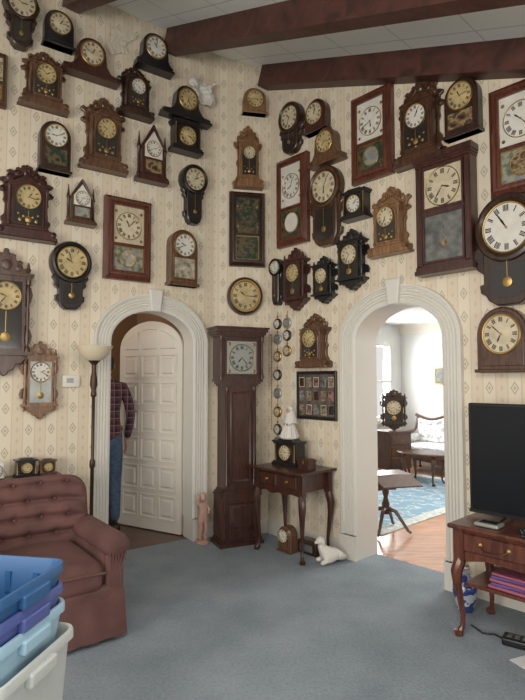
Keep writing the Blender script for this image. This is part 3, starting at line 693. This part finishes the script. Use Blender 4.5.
# ------------------------------------------------------------------ grandfather clock
def grandfather():
    mb=MB(); w=WR2
    mb.box(-.20,.20,-.245,-.01,.0,.06,w); mb.box(-.215,.215,-.26,0,0,.035,w)
    mb.box(-.19,.19,-.235,-.01,.06,.44,w); mb.framerect(-.15,.15,.11,.40,[(0,-.235),(0,-.246),(.015,-.246),(.025,-.238),(.05,-.238),(.06,-.243)],w); mb.box(-.09,.09,-.243,-.235,.17,.34,w)
    for k,(s,z0,z1) in enumerate(((.2,.44,.46),(.185,.46,.48),(.17,.48,.50))): mb.box(-s,s,-.245+k*.012,-.01,z0,z1,w)
    mb.box(-.155,.155,-.21,-.01,.50,1.46,w)
    mb.framerect(-.11,.11,.56,1.40,[(0,-.21),(0,-.222),(.012,-.226),(.03,-.22),(.03,-.214)],w); mb.box(-.08,.08,-.216,-.205,.59,1.37,w)
    for sx in (-1,1): mb.lathe((sx*.137,-.205,0),[(.02,.53),(.02,.56),(.013,.58),(.013,1.37),(.02,1.39),(.02,1.43)],w,'z',10)
    for k,(s,z0,z1) in enumerate(((.17,1.44,1.46),(.19,1.46,1.48),(.21,1.48,1.51))): mb.box(-s,s,-.22-k*.012,-.005,z0,z1,w)
    mb.box(-.205,.205,-.225,-.005,1.51,1.90,w)
    mb.framerect(-.17,.17,1.535,1.88,[(0,-.225),(0,-.24),(.02,-.24),(.022,-.228)],w)
    mb.box(-.148,.148,-.231,-.22,1.557,1.858,SIL); dial(mb,0,1.705,.12,-.232,SIL,BRASS,rw=.05)
    for x in (-1,1):
        for z in (1,-1): mb.lathe((x*.125,0,1.705+z*.125),[(.017,-.232),(.01,-.236),(1e-5,-.236)],BRASS,'y',8,caps=False)
        mb.lathe((x*.205,-.235,0),[(.018,1.51),(.018,1.54),(.011,1.56),(.012,1.70),(.010,1.84),(.018,1.86),(.018,1.90)],w,'z',12)
    for k,(s,z0,z1) in enumerate(((.225,1.90,1.92),(.24,1.92,1.945),(.255,1.945,1.975),(.265,1.975,1.99))): mb.box(-s,s,-.245-k*.012,0,z0,z1,w)
    return mb
WR2=wood('wood_cherry_dark',(.054,.018,.011))
ga=math.radians(25); F=Vector((-.180,4.845)); back=Vector((-math.sin(ga),math.cos(ga)))
pp=F+back*.26; build(grandfather(),'grandfather_clock',(pp.x,pp.y,0),ga)

# ------------------------------------------------------------------ furniture helpers
def cab(mb,x,y,h,sx,sy,mt,s=1.0):
    P=[(0,h,.030),(.012,h*.93,.034),(.028,h*.82,.033),(.024,h*.66,.025),(.008,h*.45,.018),(-.004,h*.25,.014),(.0,h*.12,.013),(.012,h*.06,.018),(.022,.022,.027),(.022,0.0,.022)]
    mb.tube([(x+sx*o*s,y+sy*o*s,z) for o,z,r in P],[r*s for o,z,r in P],mt,10)
def table():
    mb=MB(); w=WR2; W,D,H=.58,.42,.735
    mb.rbox((0,-D/2,H-.01),(W/2+.02,D/2+.02,.0115),.009,w)
    mb.box(-W/2+.03,W/2-.03,-D+.025,-.02,H-.17,H-.022,w)
    for i in (0,1):
        a=-W/2+.06+i*.24; mb.prism([(a,H-.145),(a+.21,H-.145),(a+.21,H-.04),(a,H-.04)],-D+.03,-D+.015,w,.006)
        mb.lathe((a+.105,0,H-.092),[(.012,-D+.015),(.006,-D+.005),(.012,-D-.004),(1e-5,-D-.008)],BRASS,'y',10,caps=False)
    ap=[(-W/2+.05,H-.165),(W/2-.05,H-.165),(W/2-.07,H-.20),(W/2-.14,H-.19),(.08,H-.215),(0,H-.195),(-.08,H-.215),(-W/2+.14,H-.19),(-W/2+.07,H-.20)]
    mb.prism(list(reversed(ap)),-D+.045,-D+.026,w)
    for x in (-1,1):
        for y in (0,1):
            mb.box(x*(W/2-.03)-.026,x*(W/2-.03)+.026,-(D-.045 if y else .045)-.026,-(D-.045 if y else .045)+.026,H-.20,H-.02,w)
            cab(mb,x*(W/2-.03),-(D-.045) if y else -.045,H-.19,x*.7,-.7 if y else .5,w)
    return mb
place(table(),'side_table','R',-.375,-.03,0)
p0=.737
place(mantelbox(.30,.235,BK,CREAM,D=.13),'black_mantel_clock','R',-.46,-.13,p0)
mb=MB()
mb.lathe((0,0,0),[(.075,0),(.082,.01),(.072,.03),(.06,.08),(.04,.12),(.028,.15),(.036,.18),(.034,.20),(.014,.215),(.012,.225)],CLOTH,'z',18)
for k in range(10):
    a=2*pi*k/10; mb.tube([(.078*math.cos(a),.078*math.sin(a),.012),(.058*math.cos(a),.058*math.sin(a),.08),(.03*math.cos(a),.03*math.sin(a),.145)],[.012,.008,.004],CLOTH,6)
mb.ell((0,-.006,.25),(.025,.026,.031),PINK); mb.ell((0,.010,.262),(.036,.034,.036),CLOTH); mb.lathe((0,.016,.14),[(.066,0),(.054,.05),(.038,.1),(.02,.14)],CLOTH,'z',14)
for sx in (-1,1):
    mb.tube([(sx*.03,0,.19),(sx*.058,-.01,.15),(sx*.03,-.05,.13)],[.013,.012,.008],CLOTH,8); mb.ell((sx*.022,-.055,.128),(.009,.009,.009),PINK,n=8,k=6)
    mb.ell((sx*.009,-.030,.253),(.003,.003,.003),INK,n=6,k=4)
place(mb,'porcelain_doll','R',-.46,-.195,p0+.236)
mb=MB(); mb.box(-.06,.06,-.045,.045,0,.07,WR2); mb.box(-.066,.066,-.05,.05,.07,.085,WR2); mb.box(-.05,.05,-.04,.04,.085,.092,WR2); mb.box(-.008,.008,-.054,-.05,.05,.08,BRASS); place(mb,'wooden_box','R',-.19,-.26,p0)
place(archtop(.17,.22,WC,WHT,D=.09),'round_top_clock','R',-.42,-.22,.002)
mb=MB(); mb.rbox((0,0,.06),(.11,.06,.06),.02,WD); mb.box(-.07,.07,-.065,-.055,.03,.09,TF); place(mb,'dark_storage_case','R',-.24,-.16,.001)
# ---- white dog statue, lying with head raised
v=[(-.09,0,.075),(0,0,.08),(.06,0,.09),(.085,0,.14),(.095,0,.185),(.06,-.045,.03),(.12,-.055,.018),(.06,.045,.03),(.12,.05,.018),(-.10,-.05,.045),(-.06,-.085,.02),(-.10,.05,.04),(-.14,0,.04),(-.16,-.05,.025)]
e=[(0,1),(1,2),(2,3),(3,4),(2,5),(5,6),(2,7),(7,8),(0,9),(9,10),(0,11),(0,12),(12,13)]
r=[.068,.055,.056,.042,.034,.026,.019,.026,.019,.042,.024,.036,.018,.014]
mb=MB(); mb.addmesh(skin(v,e,r,root=1),MWHITE); mb.ell((.10,0,.205),(.040,.036,.034),MWHITE); mb.ell((.135,0,.193),(.024,.018,.016),MWHITE); mb.ell((.157,0,.197),(.006,.007,.006),INK,n=8,k=6)
for sy in (-1,1): mb.ell((.088,sy*.038,.198),(.016,.008,.030),MWHITE,n=10,k=6); mb.ell((.128,sy*.016,.212),(.004,.004,.004),INK,n=6,k=4)
mb.v=[v*.92 for v in mb.v]
place(mb,'dog_statue','R',.03,-.22,.002,rot=math.radians(245))
# ---- pink cherub figurine
v=[(0,0,.23),(0,.0,.30),(0,-.005,.35),(0,0,.375),(.035,0,.345),(.06,-.02,.29),(.03,-.05,.27),(-.035,0,.345),(-.06,0,.40),(-.035,-.01,.44),(.022,0,.20),(.028,-.015,.12),(.022,0,.05),(.025,-.025,.035),(-.022,0,.20),(-.022,-.01,.12),(-.03,.0,.05),(-.032,-.025,.035)]
e=[(0,1),(1,2),(2,3),(2,4),(4,5),(5,6),(2,7),(7,8),(8,9),(0,10),(10,11),(11,12),(12,13),(0,14),(14,15),(15,16),(16,17)]
r=[.042,.036,.038,.018,.018,.014,.011,.018,.014,.011,.03,.022,.014,.012,.03,.022,.014,.012]
mb=MB(); mb.addmesh(skin(v,e,r),PINK); mb.ell((0,-.003,.412),(.03,.032,.036),PINK); mb.ell((0,.006,.425),(.033,.033,.032),PINK); mb.ell((0,-.034,.408),(.006,.007,.008),PINK)
mb.lathe((0,0,0),[(.062,0),(.062,.012),(.05,.02),(.05,.03),(.055,.036)],PINK,'z',20)
build(mb,'cherub_figurine',(-.553,4.95,.001),math.radians(35))

# ------------------------------------------------------------------ armchair (local: front -y, x right)
def armchair():
    mb=MB()
    mb.rbox((0,0,.19),(.37,.36,.13),.04,VEL)
    n=88; vs=[];fs=[]
    for k,(z,g) in enumerate(((.30,0),(.26,.006),(.12,.014),(.03,.02))):
        for i in range(n):
            t=i/n*4; s=int(t); f=t-s; hx,hy=.385+g,.375+g
            x,y=[(-hx+2*hx*f,-hy),(hx,-hy+2*hy*f),(hx-2*hx*f,hy),(-hx,hy-2*hy*f)][s]
            wv=(.007*(k/3.0) if i%4<2 else -.002)
            nx,ny=[(0,-1),(1,0),(0,1),(-1,0)][s]; vs.append((x+nx*wv,y+ny*wv,z))
    for k in range(3):
        for i in range(n):
            j=(i+1)%n; fs.append((k*n+i,k*n+j,(k+1)*n+j,(k+1)*n+i))
    mb.add(vs,fs,VEL)
    def crown(p):
        q=Vector(p)
        if q.z>0: q.z+=.035*(1-min(1,(q.x/.28)**2))*(1-min(1,(q.y/.34)**2))
        return q
    mb.rbox((0,-.05,.375),(.265,.345,.085),.055,VEL,nm=8,disp=crown)
    mb.tube([(-.265,-.392,.40),(0,-.398,.41),(.265,-.392,.40)],.008,VEL,6)
    mb.rbox((0,-.335,.27),(.36,.045,.05),.03,VEL)
    for sx in (-1,1):
        mb.rbox((sx*.335,-.02,.38),(.07,.33,.16),.05,VEL,nm=3)
        pr=[(.001,-.395),(.05,-.39),(.078,-.37),(.088,-.32),(.088,.1),(.085,.30),(.06,.34),(.001,.345)]
        mb.lathe((0,0,0),[(r_,h_) for r_,h_ in pr],VEL,'y',20,M=Matrix.Translation((sx*.345,0,.53))@Matrix.Diagonal((1,1,.8,1)),caps=False)
        mb.rbox((sx*.335,-.345,.36),(.055,.03,.14),.025,VEL)
        for k in range(6):
            mb.tube([(sx*.345+.02*(k-2.5),-.385,.50),(sx*.335+.012*(k-2.5),-.372,.40),(sx*.335+.014*(k-2.5),-.375,.28)],[.006,.005,.004],VEL,6)
    # horizontally channelled back, rolls pinched by staggered buttons
    SP=.105; ZB=-.20; btn=[]
    for r_ in range(5):
        z=ZB+r_*SP; cnt=4 if r_%2==0 else 3
        for k in range(cnt): btn.append(((k-(cnt-1)/2)*.165,z))
    def tuft(p):
        q=Vector(p)
        if q.y<0:
            d=0
            for bx_,bz in btn:
                rr=((q.x-bx_)**2+(q.z-bz)**2); d+=.026*math.exp(-rr/.0009)
            tz=(q.z-ZB)/SP; f=abs((tz%1)-.5)
            d+=.034*math.exp(-((.5-f)/.15)**2)
            row=int(math.floor(tz)); xo=.0825 if row%2 else 0
            fx=abs((((q.x+xo)/.165)%1)-.5)
            d+=.009*math.exp(-((fx)/.06)**2)*max(0,(f))
            edge=min(1,max(0,(.35-abs(q.x))/.06))
            q.y+=d*edge
        q.y-=.05*(q.x/.36)**2
        q.z-=.035*(q.x/.36)**4 if q.z>0 else 0
        return q
    MB_=Matrix.Translation((0,.27,.60))@Matrix.Rotation(math.radians(-12),4,'X')
    mb.rbox((0,0,0),(.37,.10,.27),.09,VEL,M=MB_,nm=46,disp=tuft,ns=4)
    for bx_,bz in btn: mb.ell((bx_,-.052-.05*(bx_/.36)**2,bz),(.010,.006,.010),VEL,M=MB_,n=8,k=6)
    mb.lathe((0,0,0),[(.22,.0),(.22,.02),(.06,.04),(.05,.1)],BLK,'z',20)
    return mb
cf=Vector((-.775,3.13)); dirx=Vector((.819,.574)); dy=Vector((-.574,.819))
cc=cf-dirx*.42+dy*.40
build(armchair(),'armchair',(cc.x,cc.y,0),math.atan2(.574,.819)+math.radians(3),angle=60)

# ------------------------------------------------------------------ torchiere lamp
mb=MB()
mb.lathe((0,0,0),[(.135,0),(.135,.015),(.11,.03),(.05,.045),(.025,.07),(.014,.1),(.014,.8),(.022,.82),(.022,.86),(.013,.88),(.013,1.36),(.024,1.38),(.018,1.42),(.03,1.46),(.026,1.52),(.018,1.56),(.018,1.62),(.05,1.655)],BRONZE,'z',20)
mb.lathe((0,0,0),[(.03,1.645),(.07,1.665),(.11,1.70),(.137,1.755),(.145,1.77),(.139,1.77),(.105,1.705),(.03,1.66)],ALAB,'z',32)
build(mb,'torchiere_floor_lamp',(-1.345,4.2,0))
mb=MB(); mb.box(-.3,.3,-.30,0,.06,.74,WD); mb.box(-.32,.32,-.32,0,.74,.765,WD); mb.box(-.31,.31,-.31,0,0,.06,WD)
for i in (-1,1): mb.prism([(i*.15-.13,.12),(i*.15+.13,.12),(i*.15+.13,.68),(i*.15-.13,.68)],-.29,-.312,WD,.01); mb.lathe((i*.03,0,.45),[(.01,-.31),(.012,-.33),(1e-5,-.335)],BRASS,'y',8,caps=False)
place(mb,'small_cabinet','L',-1.72,-.03,0)
place(mantelbox(.16,.14,BK,YEL,D=.09),'black_mantel_clock','L',-1.66,-.10,.768)
place(mantelbox(.13,.12,WB,YEL,D=.07),'wooden_mantel_clock','L',-1.50,-.10,.768)
mb=MB(); mb.rbox((0,-.02,.06),(.055,.018,.06),.01,MWHITE); dial(mb,0,.06,.04,-.04,WHT,BLK,rw=.1); place(mb,'alarm_clock','L',-1.86,-.12,.768)

# ------------------------------------------------------------------ storage bins
def rr(hx,hy,r,n=5):
    out=[]
    for cx,cy,a0 in ((hx-r,hy-r,0),(-hx+r,hy-r,90),(-hx+r,-hy+r,180),(hx-r,-hy+r,270)):
        for i in range(n+1):
            a=math.radians(a0+90*i/n); out.append((cx+r*math.cos(a),cy+r*math.sin(a)))
    return out
def tote(hx,hy,h,m,taper=.86):
    mb=MB(); L=[(taper,0),(taper+(1-taper)*.86,h-.05),(taper+(1-taper)*.86,h-.035),(1.0,h-.035),(1.03,h-.03),(1.03,h-.008),(1.02,h),(.985,h),(.97,h-.01),(taper*.985,.008)]
    n=24;vs=[];fs=[]
    for s,z in L: vs+=[(x,y,z) for x,y in rr(hx*s,hy*s,.05*s)]
    for k in range(len(L)-1):
        for i in range(n): j=(i+1)%n; fs.append((k*n+i,k*n+j,(k+1)*n+j,(k+1)*n+i))
    fs.append(tuple(reversed(range(n)))); fs.append(tuple(range((len(L)-1)*n,len(L)*n)))
    mb.add(vs,fs,m)
    for sx in (-1,1):
        mb.rbox((sx*hx*1.02,0,h-.045),(.015,.07,.022),.008,m)
    for sy in (-1,1):
        for x in (-.6,-.2,.2,.6): mb.box(x*hx-.01,x*hx+.01,sy*hy*.93-.006,sy*hy*.93+.006,h*.35,h-.05,m)
    return mb
bc=(-.995,1.76); ba=math.radians(-10)
build(tote(.30,.215,.635,BIN4),'storage_bin',(bc[0],bc[1],0),ba)
build(tote(.275,.20,.26,BIN3),'storage_bin',(bc[0]-.0,bc[1],.47),ba)
build(tote(.27,.195,.22,BIN2),'storage_bin',(bc[0]-.0,bc[1],.575),ba)
build(tote(.27,.195,.22,BIN1),'storage_bin',(bc[0]-.0,bc[1],.645),ba)

# ------------------------------------------------------------------ TV console
def console():
    mb=MB(); w=WR; W,D,H=1.30,.50,.65
    mb.rbox((W/2,-D/2,H-.012),(W/2+.01,D/2+.015,.014),.011,w)
    mb.box(.03,W-.03,-D+.03,-.02,H-.17,H-.024,w)
    for i in range(3):
        a=.075+i*.40; mb.prism([(a,H-.15),(a+.36,H-.15),(a+.36,H-.045),(a,H-.045)],-D+.035,-D+.016,w,.007)
        for k in (.1,.26):
            mb.lathe((a+k,0,H-.095),[(.014,-D+.016),(.006,-D+.008),(1e-5,-D+.006)],BRASS,'y',10,caps=False)
        mb.tube([(a+.1,-D+.008,H-.10),(a+.13,-D-.004,H-.118),(a+.18,-D-.006,H-.122),(a+.23,-D-.004,H-.118),(a+.26,-D+.008,H-.10)],.003,BRONZE,6)
    ap=[(.05,H-.165),(W-.05,H-.165),(W-.09,H-.21),(W-.2,H-.185),(W/2+.1,H-.2),(W/2,H-.23),(W/2-.1,H-.2),(.2,H-.185),(.09,H-.21)]
    mb.prism(list(reversed(ap)),-D+.045,-D+.028,w)
    for x,s in ((.045,-1),(W-.045,1)):
        for y,t in ((-D+.05,-1),(-.05,1)):
            mb.box(x-.032,x+.032,y-.032,y+.032,H-.21,H-.024,w); cab(mb,x,y,H-.20,s*.7,t*.7,w,1.05)
    mb.box(.06,W-.06,-D+.07,-.03,.285,.305,w)
    return mb
place(console(),'tv_console','R',1.30,-.15,0)
mb=MB(); mb.rbox((.55,0,.36),(.55,.022,.34),.012,BLK); mb.box(.018,1.082,-.0235,-.0215,.045,.685,SCR); mb.box(.0,1.10,-.028,-.020,.02,.04,BLK)
for x in (.22,.88):
    mb.tube([(x,-.10,.006),(x,-.03,.016),(x,0,.05),(x,.03,.016),(x,.10,.006)],[.006,.008,.01,.008,.006],BLK,8)
place(mb,'television','R',1.30,-.36,.655)
mb=MB()
z=0
for i,(m,w_,d_2,h) in enumerate(((BRED,.13,.09,.02),(BBLU,.12,.085,.018),(BRED,.12,.09,.02),(BBLU,.12,.08,.016),(BRED,.11,.085,.016))):
    M=Matrix.Rotation(.12*(i%2)-.05,4,'Z'); mb.box(-w_,w_,-d_2,d_2,z,z+.004,m,M); mb.box(-w_+.005,w_-.005,-d_2+.005,d_2-.005,z+.004,z+h-.004,PAPER,M); mb.box(-w_,w_,-d_2,d_2,z+h-.004,z+h,m,M); mb.box(-w_,-w_+.004,-d_2,d_2,z,z+h,m,M); mb.box(-w_,w_,-d_2,-d_2+.003,z,z+h,m,M); z+=h
place(mb,'magazine_pile','R',1.62,-.48,.307)
mb=MB(); mb.lathe((0,0,0),[(.045,0),(.05,.01),(.06,.05),(.078,.12),(.075,.17),(.05,.205),(.035,.22),(.036,.24),(.045,.25),(.04,.25)],PORC,'z',24); place(mb,'porcelain_jar','R',1.20,-.27,.001)
mb=MB(); mb.rbox((0,0,.012),(.07,.05,.011),.008,SIL); mb.box(-.05,.05,-.03,.03,.0235,.026,BLK); place(mb,'set_top_box','R',1.50,-.56,.653)
mb=MB(); mb.rbox((0,0,.009),(.022,.08,.009),.006,BLK)
for i in range(4):
    for j in range(2): mb.ell((-.009+j*.018,-.05+i*.025,.018),(.005,.005,.003),TF,n=8,k=4)
place(mb,'remote_control','R',1.70,-.59,.653,rot=.5)
mb=MB(); mb.rbox((0,0,.022),(.085,.05,.021),.01,BLK); mb.tube([(-.08,.0,.02),(-.14,.05,.008),(-.2,.03,.006),(-.28,.1,.006)],.005,BLK,6)
for i in range(3): mb.box(-.06+i*.04,-.035+i*.04,-.02,.02,.043,.0455,TF)
build(mb,'power_adapter',(1.45,3.06,.001),-.6)
mb=MB(); mb.box(-.1,.1,-.14,.14,0,.002,PAPER); mb.box(-.08,.12,-.12,.1,.002,.004,PAPER,Matrix.Rotation(.3,4,'Z'))
for i in range(6): mb.box(-.07,.06,-.1+i*.03,-.095+i*.03,.004,.0045,TF,Matrix.Rotation(.3,4,'Z'))
build(mb,'paper_sheets',(1.47,2.82,.001),.4)

# ------------------------------------------------------------------ draped cloth / loose paper flap at wall top
def drape(W,H,seed,amp,m,nf=9):
    mb=MB(); nx,nz=26,28; vs=[];fs=[]
    for j in range(nz+1):
        for i in range(nx+1):
            u=i/nx-.5; v=j/nz
            w=W*(1-.30*v+.1*math.sin(v*7+seed))
            x=u*w+.03*math.sin(v*5+seed); z=-v*H*(1-.25*(u+.5)*math.sin(seed))+.04*H*math.sin(u*6+seed)*v
            y=-.012-amp*(1+math.sin(u*nf+v*3+seed))-amp*abs(noise.noise(Vector((u*5,v*5,seed))))*1.5
            vs.append((x,y,z))
    for j in range(nz):
        for i in range(nx): a=j*(nx+1)+i; fs.append((a,a+1,a+nx+2,a+nx+1))
    mb.add(vs,fs,m); return mb
place(drape(.22,.26,1.2,.006,FLAP,4),'wallpaper_flap','L',-.93,-.0,4.66)
place(drape(.30,.22,3.6,.03,CLOTH),'draped_cloth','L',-.10,-.0,4.44)

# ------------------------------------------------------------------ parlor furniture
def sofa():
    mb=MB(); W=1.7; WW=WB
    mb.rbox((0,-.36,.37),(W/2-.06,.30,.075),.05,SOFA,nm=4)
    def tf(p):
        q=Vector(p)
        if q.y<0:
            for i in range(9):
                for j in range(3):
                    xx=-.72+i*.18+(.09 if j%2 else 0); zz=-.14+j*.14
                    q.y+=.03*math.exp(-((q.x-xx)**2+(q.z-zz)**2)/.0012)
        q.z+=.07*math.cos(q.x/.85*pi*1.5)*(1 if q.z>0 else 0)
        return q
    mb.rbox((0,-.08,.66),(W/2-.05,.06,.22),.05,SOFA,nm=40,disp=tf)
    top=[(x/20*W/2,-.08,.90+.07*math.cos((x/20*W/2)/.85*pi*1.5)+(.05 if abs(x)<3 else 0)) for x in range(-20,21)]
    mb.tube(top,[.026]*41,WW,8)
    mb.box(-W/2+.03,W/2-.03,-.67,-.05,.25,.31,WW)
    ap=[(-W/2+.05,.26),(-.4,.20),(0,.17),(.4,.20),(W/2-.05,.26)]
    mb.prism(ap+[(W/2-.05,.30),(-W/2+.05,.30)],-.66,-.68,WW)
    for sx in (-1,1):
        mb.rbox((sx*(W/2-.06),-.33,.52),(.045,.22,.06),.04,SOFA)
        mb.tube([(sx*(W/2-.02),-.05,.86),(sx*(W/2),-.1,.66),(sx*(W/2-.01),-.2,.62),(sx*(W/2),-.48,.63),(sx*(W/2+.02),-.58,.58),(sx*(W/2-.03),-.56,.5),(sx*(W/2-.04),-.60,.30)],[.025,.025,.025,.028,.03,.025,.025],WW,8)
        cab(mb,sx*(W/2-.06),-.62,.28,sx*.7,-.7,WW,1.1); cab(mb,sx*(W/2-.06),-.07,.28,0,.4,WW)
    return mb
place(sofa(),'victorian_sofa','R',-1.20,4.70,.001)
def roundtable(rx,ry,h,m,n=4):
    mb=MB(); mb.lathe((0,0,0),[(1,0),(1.0,.012),(.97,.02),(.9,.022)],m,'z',32,M=Matrix.Translation((0,0,h-.022))@Matrix.Diagonal((rx,ry,1,1)))
    mb.lathe((0,0,0),[(.8,0),(.8,.05)],m,'z',24,M=Matrix.Translation((0,0,h-.07))@Matrix.Diagonal((rx,ry,1,1)))
    for i in range(n):
        a=2*pi*(i+.5)/n; cab(mb,rx*.72*math.cos(a),ry*.72*math.sin(a),h-.05,math.cos(a)*1.5,math.sin(a)*1.5,m,1.0)
    return mb
place(roundtable(.42,.26,.44,WB),'coffee_table','R',-1.18,3.35,.0135)
mb=MB(); mb.box(-.22,.22,-.2,.2,.1,.66,WB); mb.box(-.24,.24,-.22,.22,.66,.69,WB)
for i in range(3): mb.prism([(-.2,.14+i*.17),(.2,.14+i*.17),(.2,.29+i*.17),(-.2,.29+i*.17)],-.2,-.215,WB,.006); mb.lathe((0,0,.215+i*.17),[(.012,-.215),(.008,-.23),(1e-5,-.232)],BRASS,'y',8,caps=False)
for x in (-1,1):
    for y in (-1,1): mb.tube([(x*.19,y*.17,.1),(x*.2,y*.18,0)],[.022,.014],WB,8)
place(mb,'parlor_chest','R',-1.93,3.68,.002,rot=math.radians(75))
place(vienna(.42,.66,WD,CREAM,D=.18),'carved_mantel_clock','R',-1.93,3.74,.695,rot=math.radians(35))
mb=MB(); m=WB; mb.rbox((0,0,.56),(.14,.22,.010),.008,m)
mb.prism([(-.14,.555),(-.15,.50),(-.16,.42),(-.155,.36),(-.15,.36),(-.145,.42),(-.14,.50)],-.2,.2,m); mb.prism([(.14,.565),(.36,.50),(.36,.488),(.14,.55)],-.2,.2,m)
mb.box(-.12,.12,-.17,.17,.49,.55,m)
mb.lathe((0,0,0),[(.03,.49),(.02,.44),(.035,.38),(.02,.33),(.04,.26),(.028,.2),(.045,.17)],m,'z',16)
for i in range(4):
    a=pi/4+pi/2*i; c_,s_=math.cos(a),math.sin(a); mb.tube([(c_*.02,s_*.02,.22),(c_*.10,s_*.10,.20),(c_*.17,s_*.17,.10),(c_*.22,s_*.22,.03),(c_*.25,s_*.25,.012)],[.022,.02,.016,.014,.013],m,8)
place(mb,'drop_leaf_table','R',-.16,.86,.014,rot=-.5)
mb=MB(); mb.framerect(-.16,.16,0,.3,[(0,0),(0,-.02),(.02,-.025),(.03,-.012)],BRASS); mb.box(-.13,.13,-.012,0,.03,.27,TF); place(mb,'framed_picture','R',-1.62,4.795,1.42)
# ------------------------------------------------------------------ man in the doorway
v=[(0,0,.95),(0,0,1.10),(0,.01,1.28),(0,0,1.42),(0,-.005,1.50),(0,.01,1.56),
   (.17,0,1.42),(.225,-.01,1.28),(.25,-.02,1.14),(.245,.05,.98),(.24,.09,.90),
   (-.17,0,1.42),(-.225,-.01,1.28),(-.25,-.02,1.14),(-.245,.05,.98),(-.24,.09,.90),
   (.09,0,.86),(.10,.01,.68),(.105,.015,.49),(.105,-.02,.30),(.105,-.03,.09),
   (-.09,0,.86),(-.10,.01,.68),(-.105,.015,.49),(-.105,-.02,.30),(-.105,-.03,.09)]
e=[(0,1),(1,2),(2,3),(3,4),(4,5),(3,6),(6,7),(7,8),(8,9),(9,10),(3,11),(11,12),(12,13),(13,14),(14,15),(0,16),(16,17),(17,18),(18,19),(19,20),(0,21),(21,22),(22,23),(23,24),(24,25)]
r=[(.15,.12),(.15,.115),(.165,.12),(.13,.10),.06,.05,.065,.055,.05,.042,.034,.065,.055,.05,.042,.034,.10,.088,.068,.058,.05,.10,.088,.068,.058,.05]
mb=MB()
def bodym(c):
    if c.z>1.505: return SKIN
    if c.z>.93 or abs(c.x)>.19: return PLAID
    return JEAN
mb.addmesh(skin(v,e,r),bodym)
HM=Matrix.Translation((0,.025,1.65))
mb.ell((0,0,0),(.076,.095,.115),SKIN,HM); mb.ell((0,-.018,.018),(.084,.097,.108),HAIR,HM)
mb.ell((0,.095,-.01),(.014,.02,.022),SKIN,HM,n=10,k=6); mb.ell((0,.06,-.085),(.04,.035,.03),SKIN,HM)
for sx in (-1,1):
    mb.ell((sx*.08,.0,-.005),(.012,.02,.032),SKIN,HM,n=10,k=6); mb.ell((sx*.03,.086,.012),(.012,.01,.008),MWHITE,HM,n=8,k=6)
    hx=sx*.24
    mb.rbox((hx,.105,.845),(.016,.036,.045),.014,SKIN)
    for k,(dy_,l) in enumerate(((-.027,.06),(-.009,.075),(.009,.07),(.027,.055))):
        mb.tube([(hx,.105+dy_,.81),(hx-sx*.004,.108+dy_*1.05,.81-l*.5),(hx-sx*.014,.11+dy_,.81-l*.85),(hx-sx*.022,.11+dy_,.81-l)],[.0095,.009,.008,.006],SKIN,8)
    mb.tube([(hx,.135,.87),(hx-sx*.01,.155,.845),(hx-sx*.015,.162,.81)],[.012,.010,.008],SKIN,8)
    mb.rbox((sx*.105,.03,.042),(.045,.135,.04),.035,SHOE)
mb.ell((0,.088,-.05),(.022,.008,.006),BRED,HM,n=8,k=6)
build(mb,'man',(-1.575,5.30,.002),math.radians(28),angle=60)

# ------------------------------------------------------------------ lights
def area(name,loc,tgt,sx,sy,e,col):
    l=bpy.data.lights.new(name,'AREA'); l.shape='RECTANGLE'; l.size=sx; l.size_y=sy; l.energy=e; l.color=col
    o=bpy.data.objects.new(name,l); bpy.context.collection.objects.link(o); o.location=loc
    o.rotation_euler=(Vector(tgt)-Vector(loc)).to_track_quat('-Z','Y').to_euler(); return o
area('assumed_light_main',(-2.6,-1.8,1.6),(.6,4.6,1.3),2.4,1.6,138,(1,.96,.89))  # assumed daylight from behind left of the camera; no window is built there
area('fill_light_side',(2.6,-1.5,1.7),(-.8,4.8,1.4),1.6,1.4,50,(1,.96,.90))  # added area fill from behind right of the camera, without any window
area('fill_light_high',(-.2,1.0,2.75),(.2,3.4,0),1.4,1.0,32,(1,.98,.96))  # added fill aimed down at the carpet, no window at this spot
pq=fr('R',-2.75,4.0)[0]; tq=fr('R',-.5,3.4)[0]
area('window_light_parlor',(pq.x,pq.y,1.6),(tq.x,tq.y,.7),.9,1.2,130,(.96,.98,1))
pq=fr('R',.6,2.4)[0]; area('fill_light_parlor',(pq.x,pq.y,2.45),(pq.x,pq.y+.01,0),1.2,1.2,80,(1,.98,.94))  # added overhead fill to brighten the parlor, no fixture there
pq=fr('L',-1.6,1.1)[0]; l=bpy.data.lights.new('hall_fill_light','POINT'); l.energy=14; l.color=(1,.85,.7); l.shadow_soft_size=.15; o=bpy.data.objects.new('hall_fill_light',l); bpy.context.collection.objects.link(o); o.location=(pq.x,pq.y,2.3)  # made-up point fill so the closed hall isn't dark
w=bpy.data.worlds.new('world'); bpy.context.scene.world=w; w.use_nodes=True
w.node_tree.nodes['Background'].inputs[0].default_value=(1,.975,.94,1); w.node_tree.nodes['Background'].inputs[1].default_value=.80
# camera
c=bpy.data.cameras.new('camera'); c.lens=526/700*36; c.sensor_width=36; c.clip_start=.05
co=bpy.data.objects.new('camera',c); bpy.context.collection.objects.link(co); co.location=(0,0,1.5); co.rotation_euler=(math.radians(93.26),0,0)
bpy.context.scene.camera=co
bpy.context.scene.view_settings.view_transform='Standard'
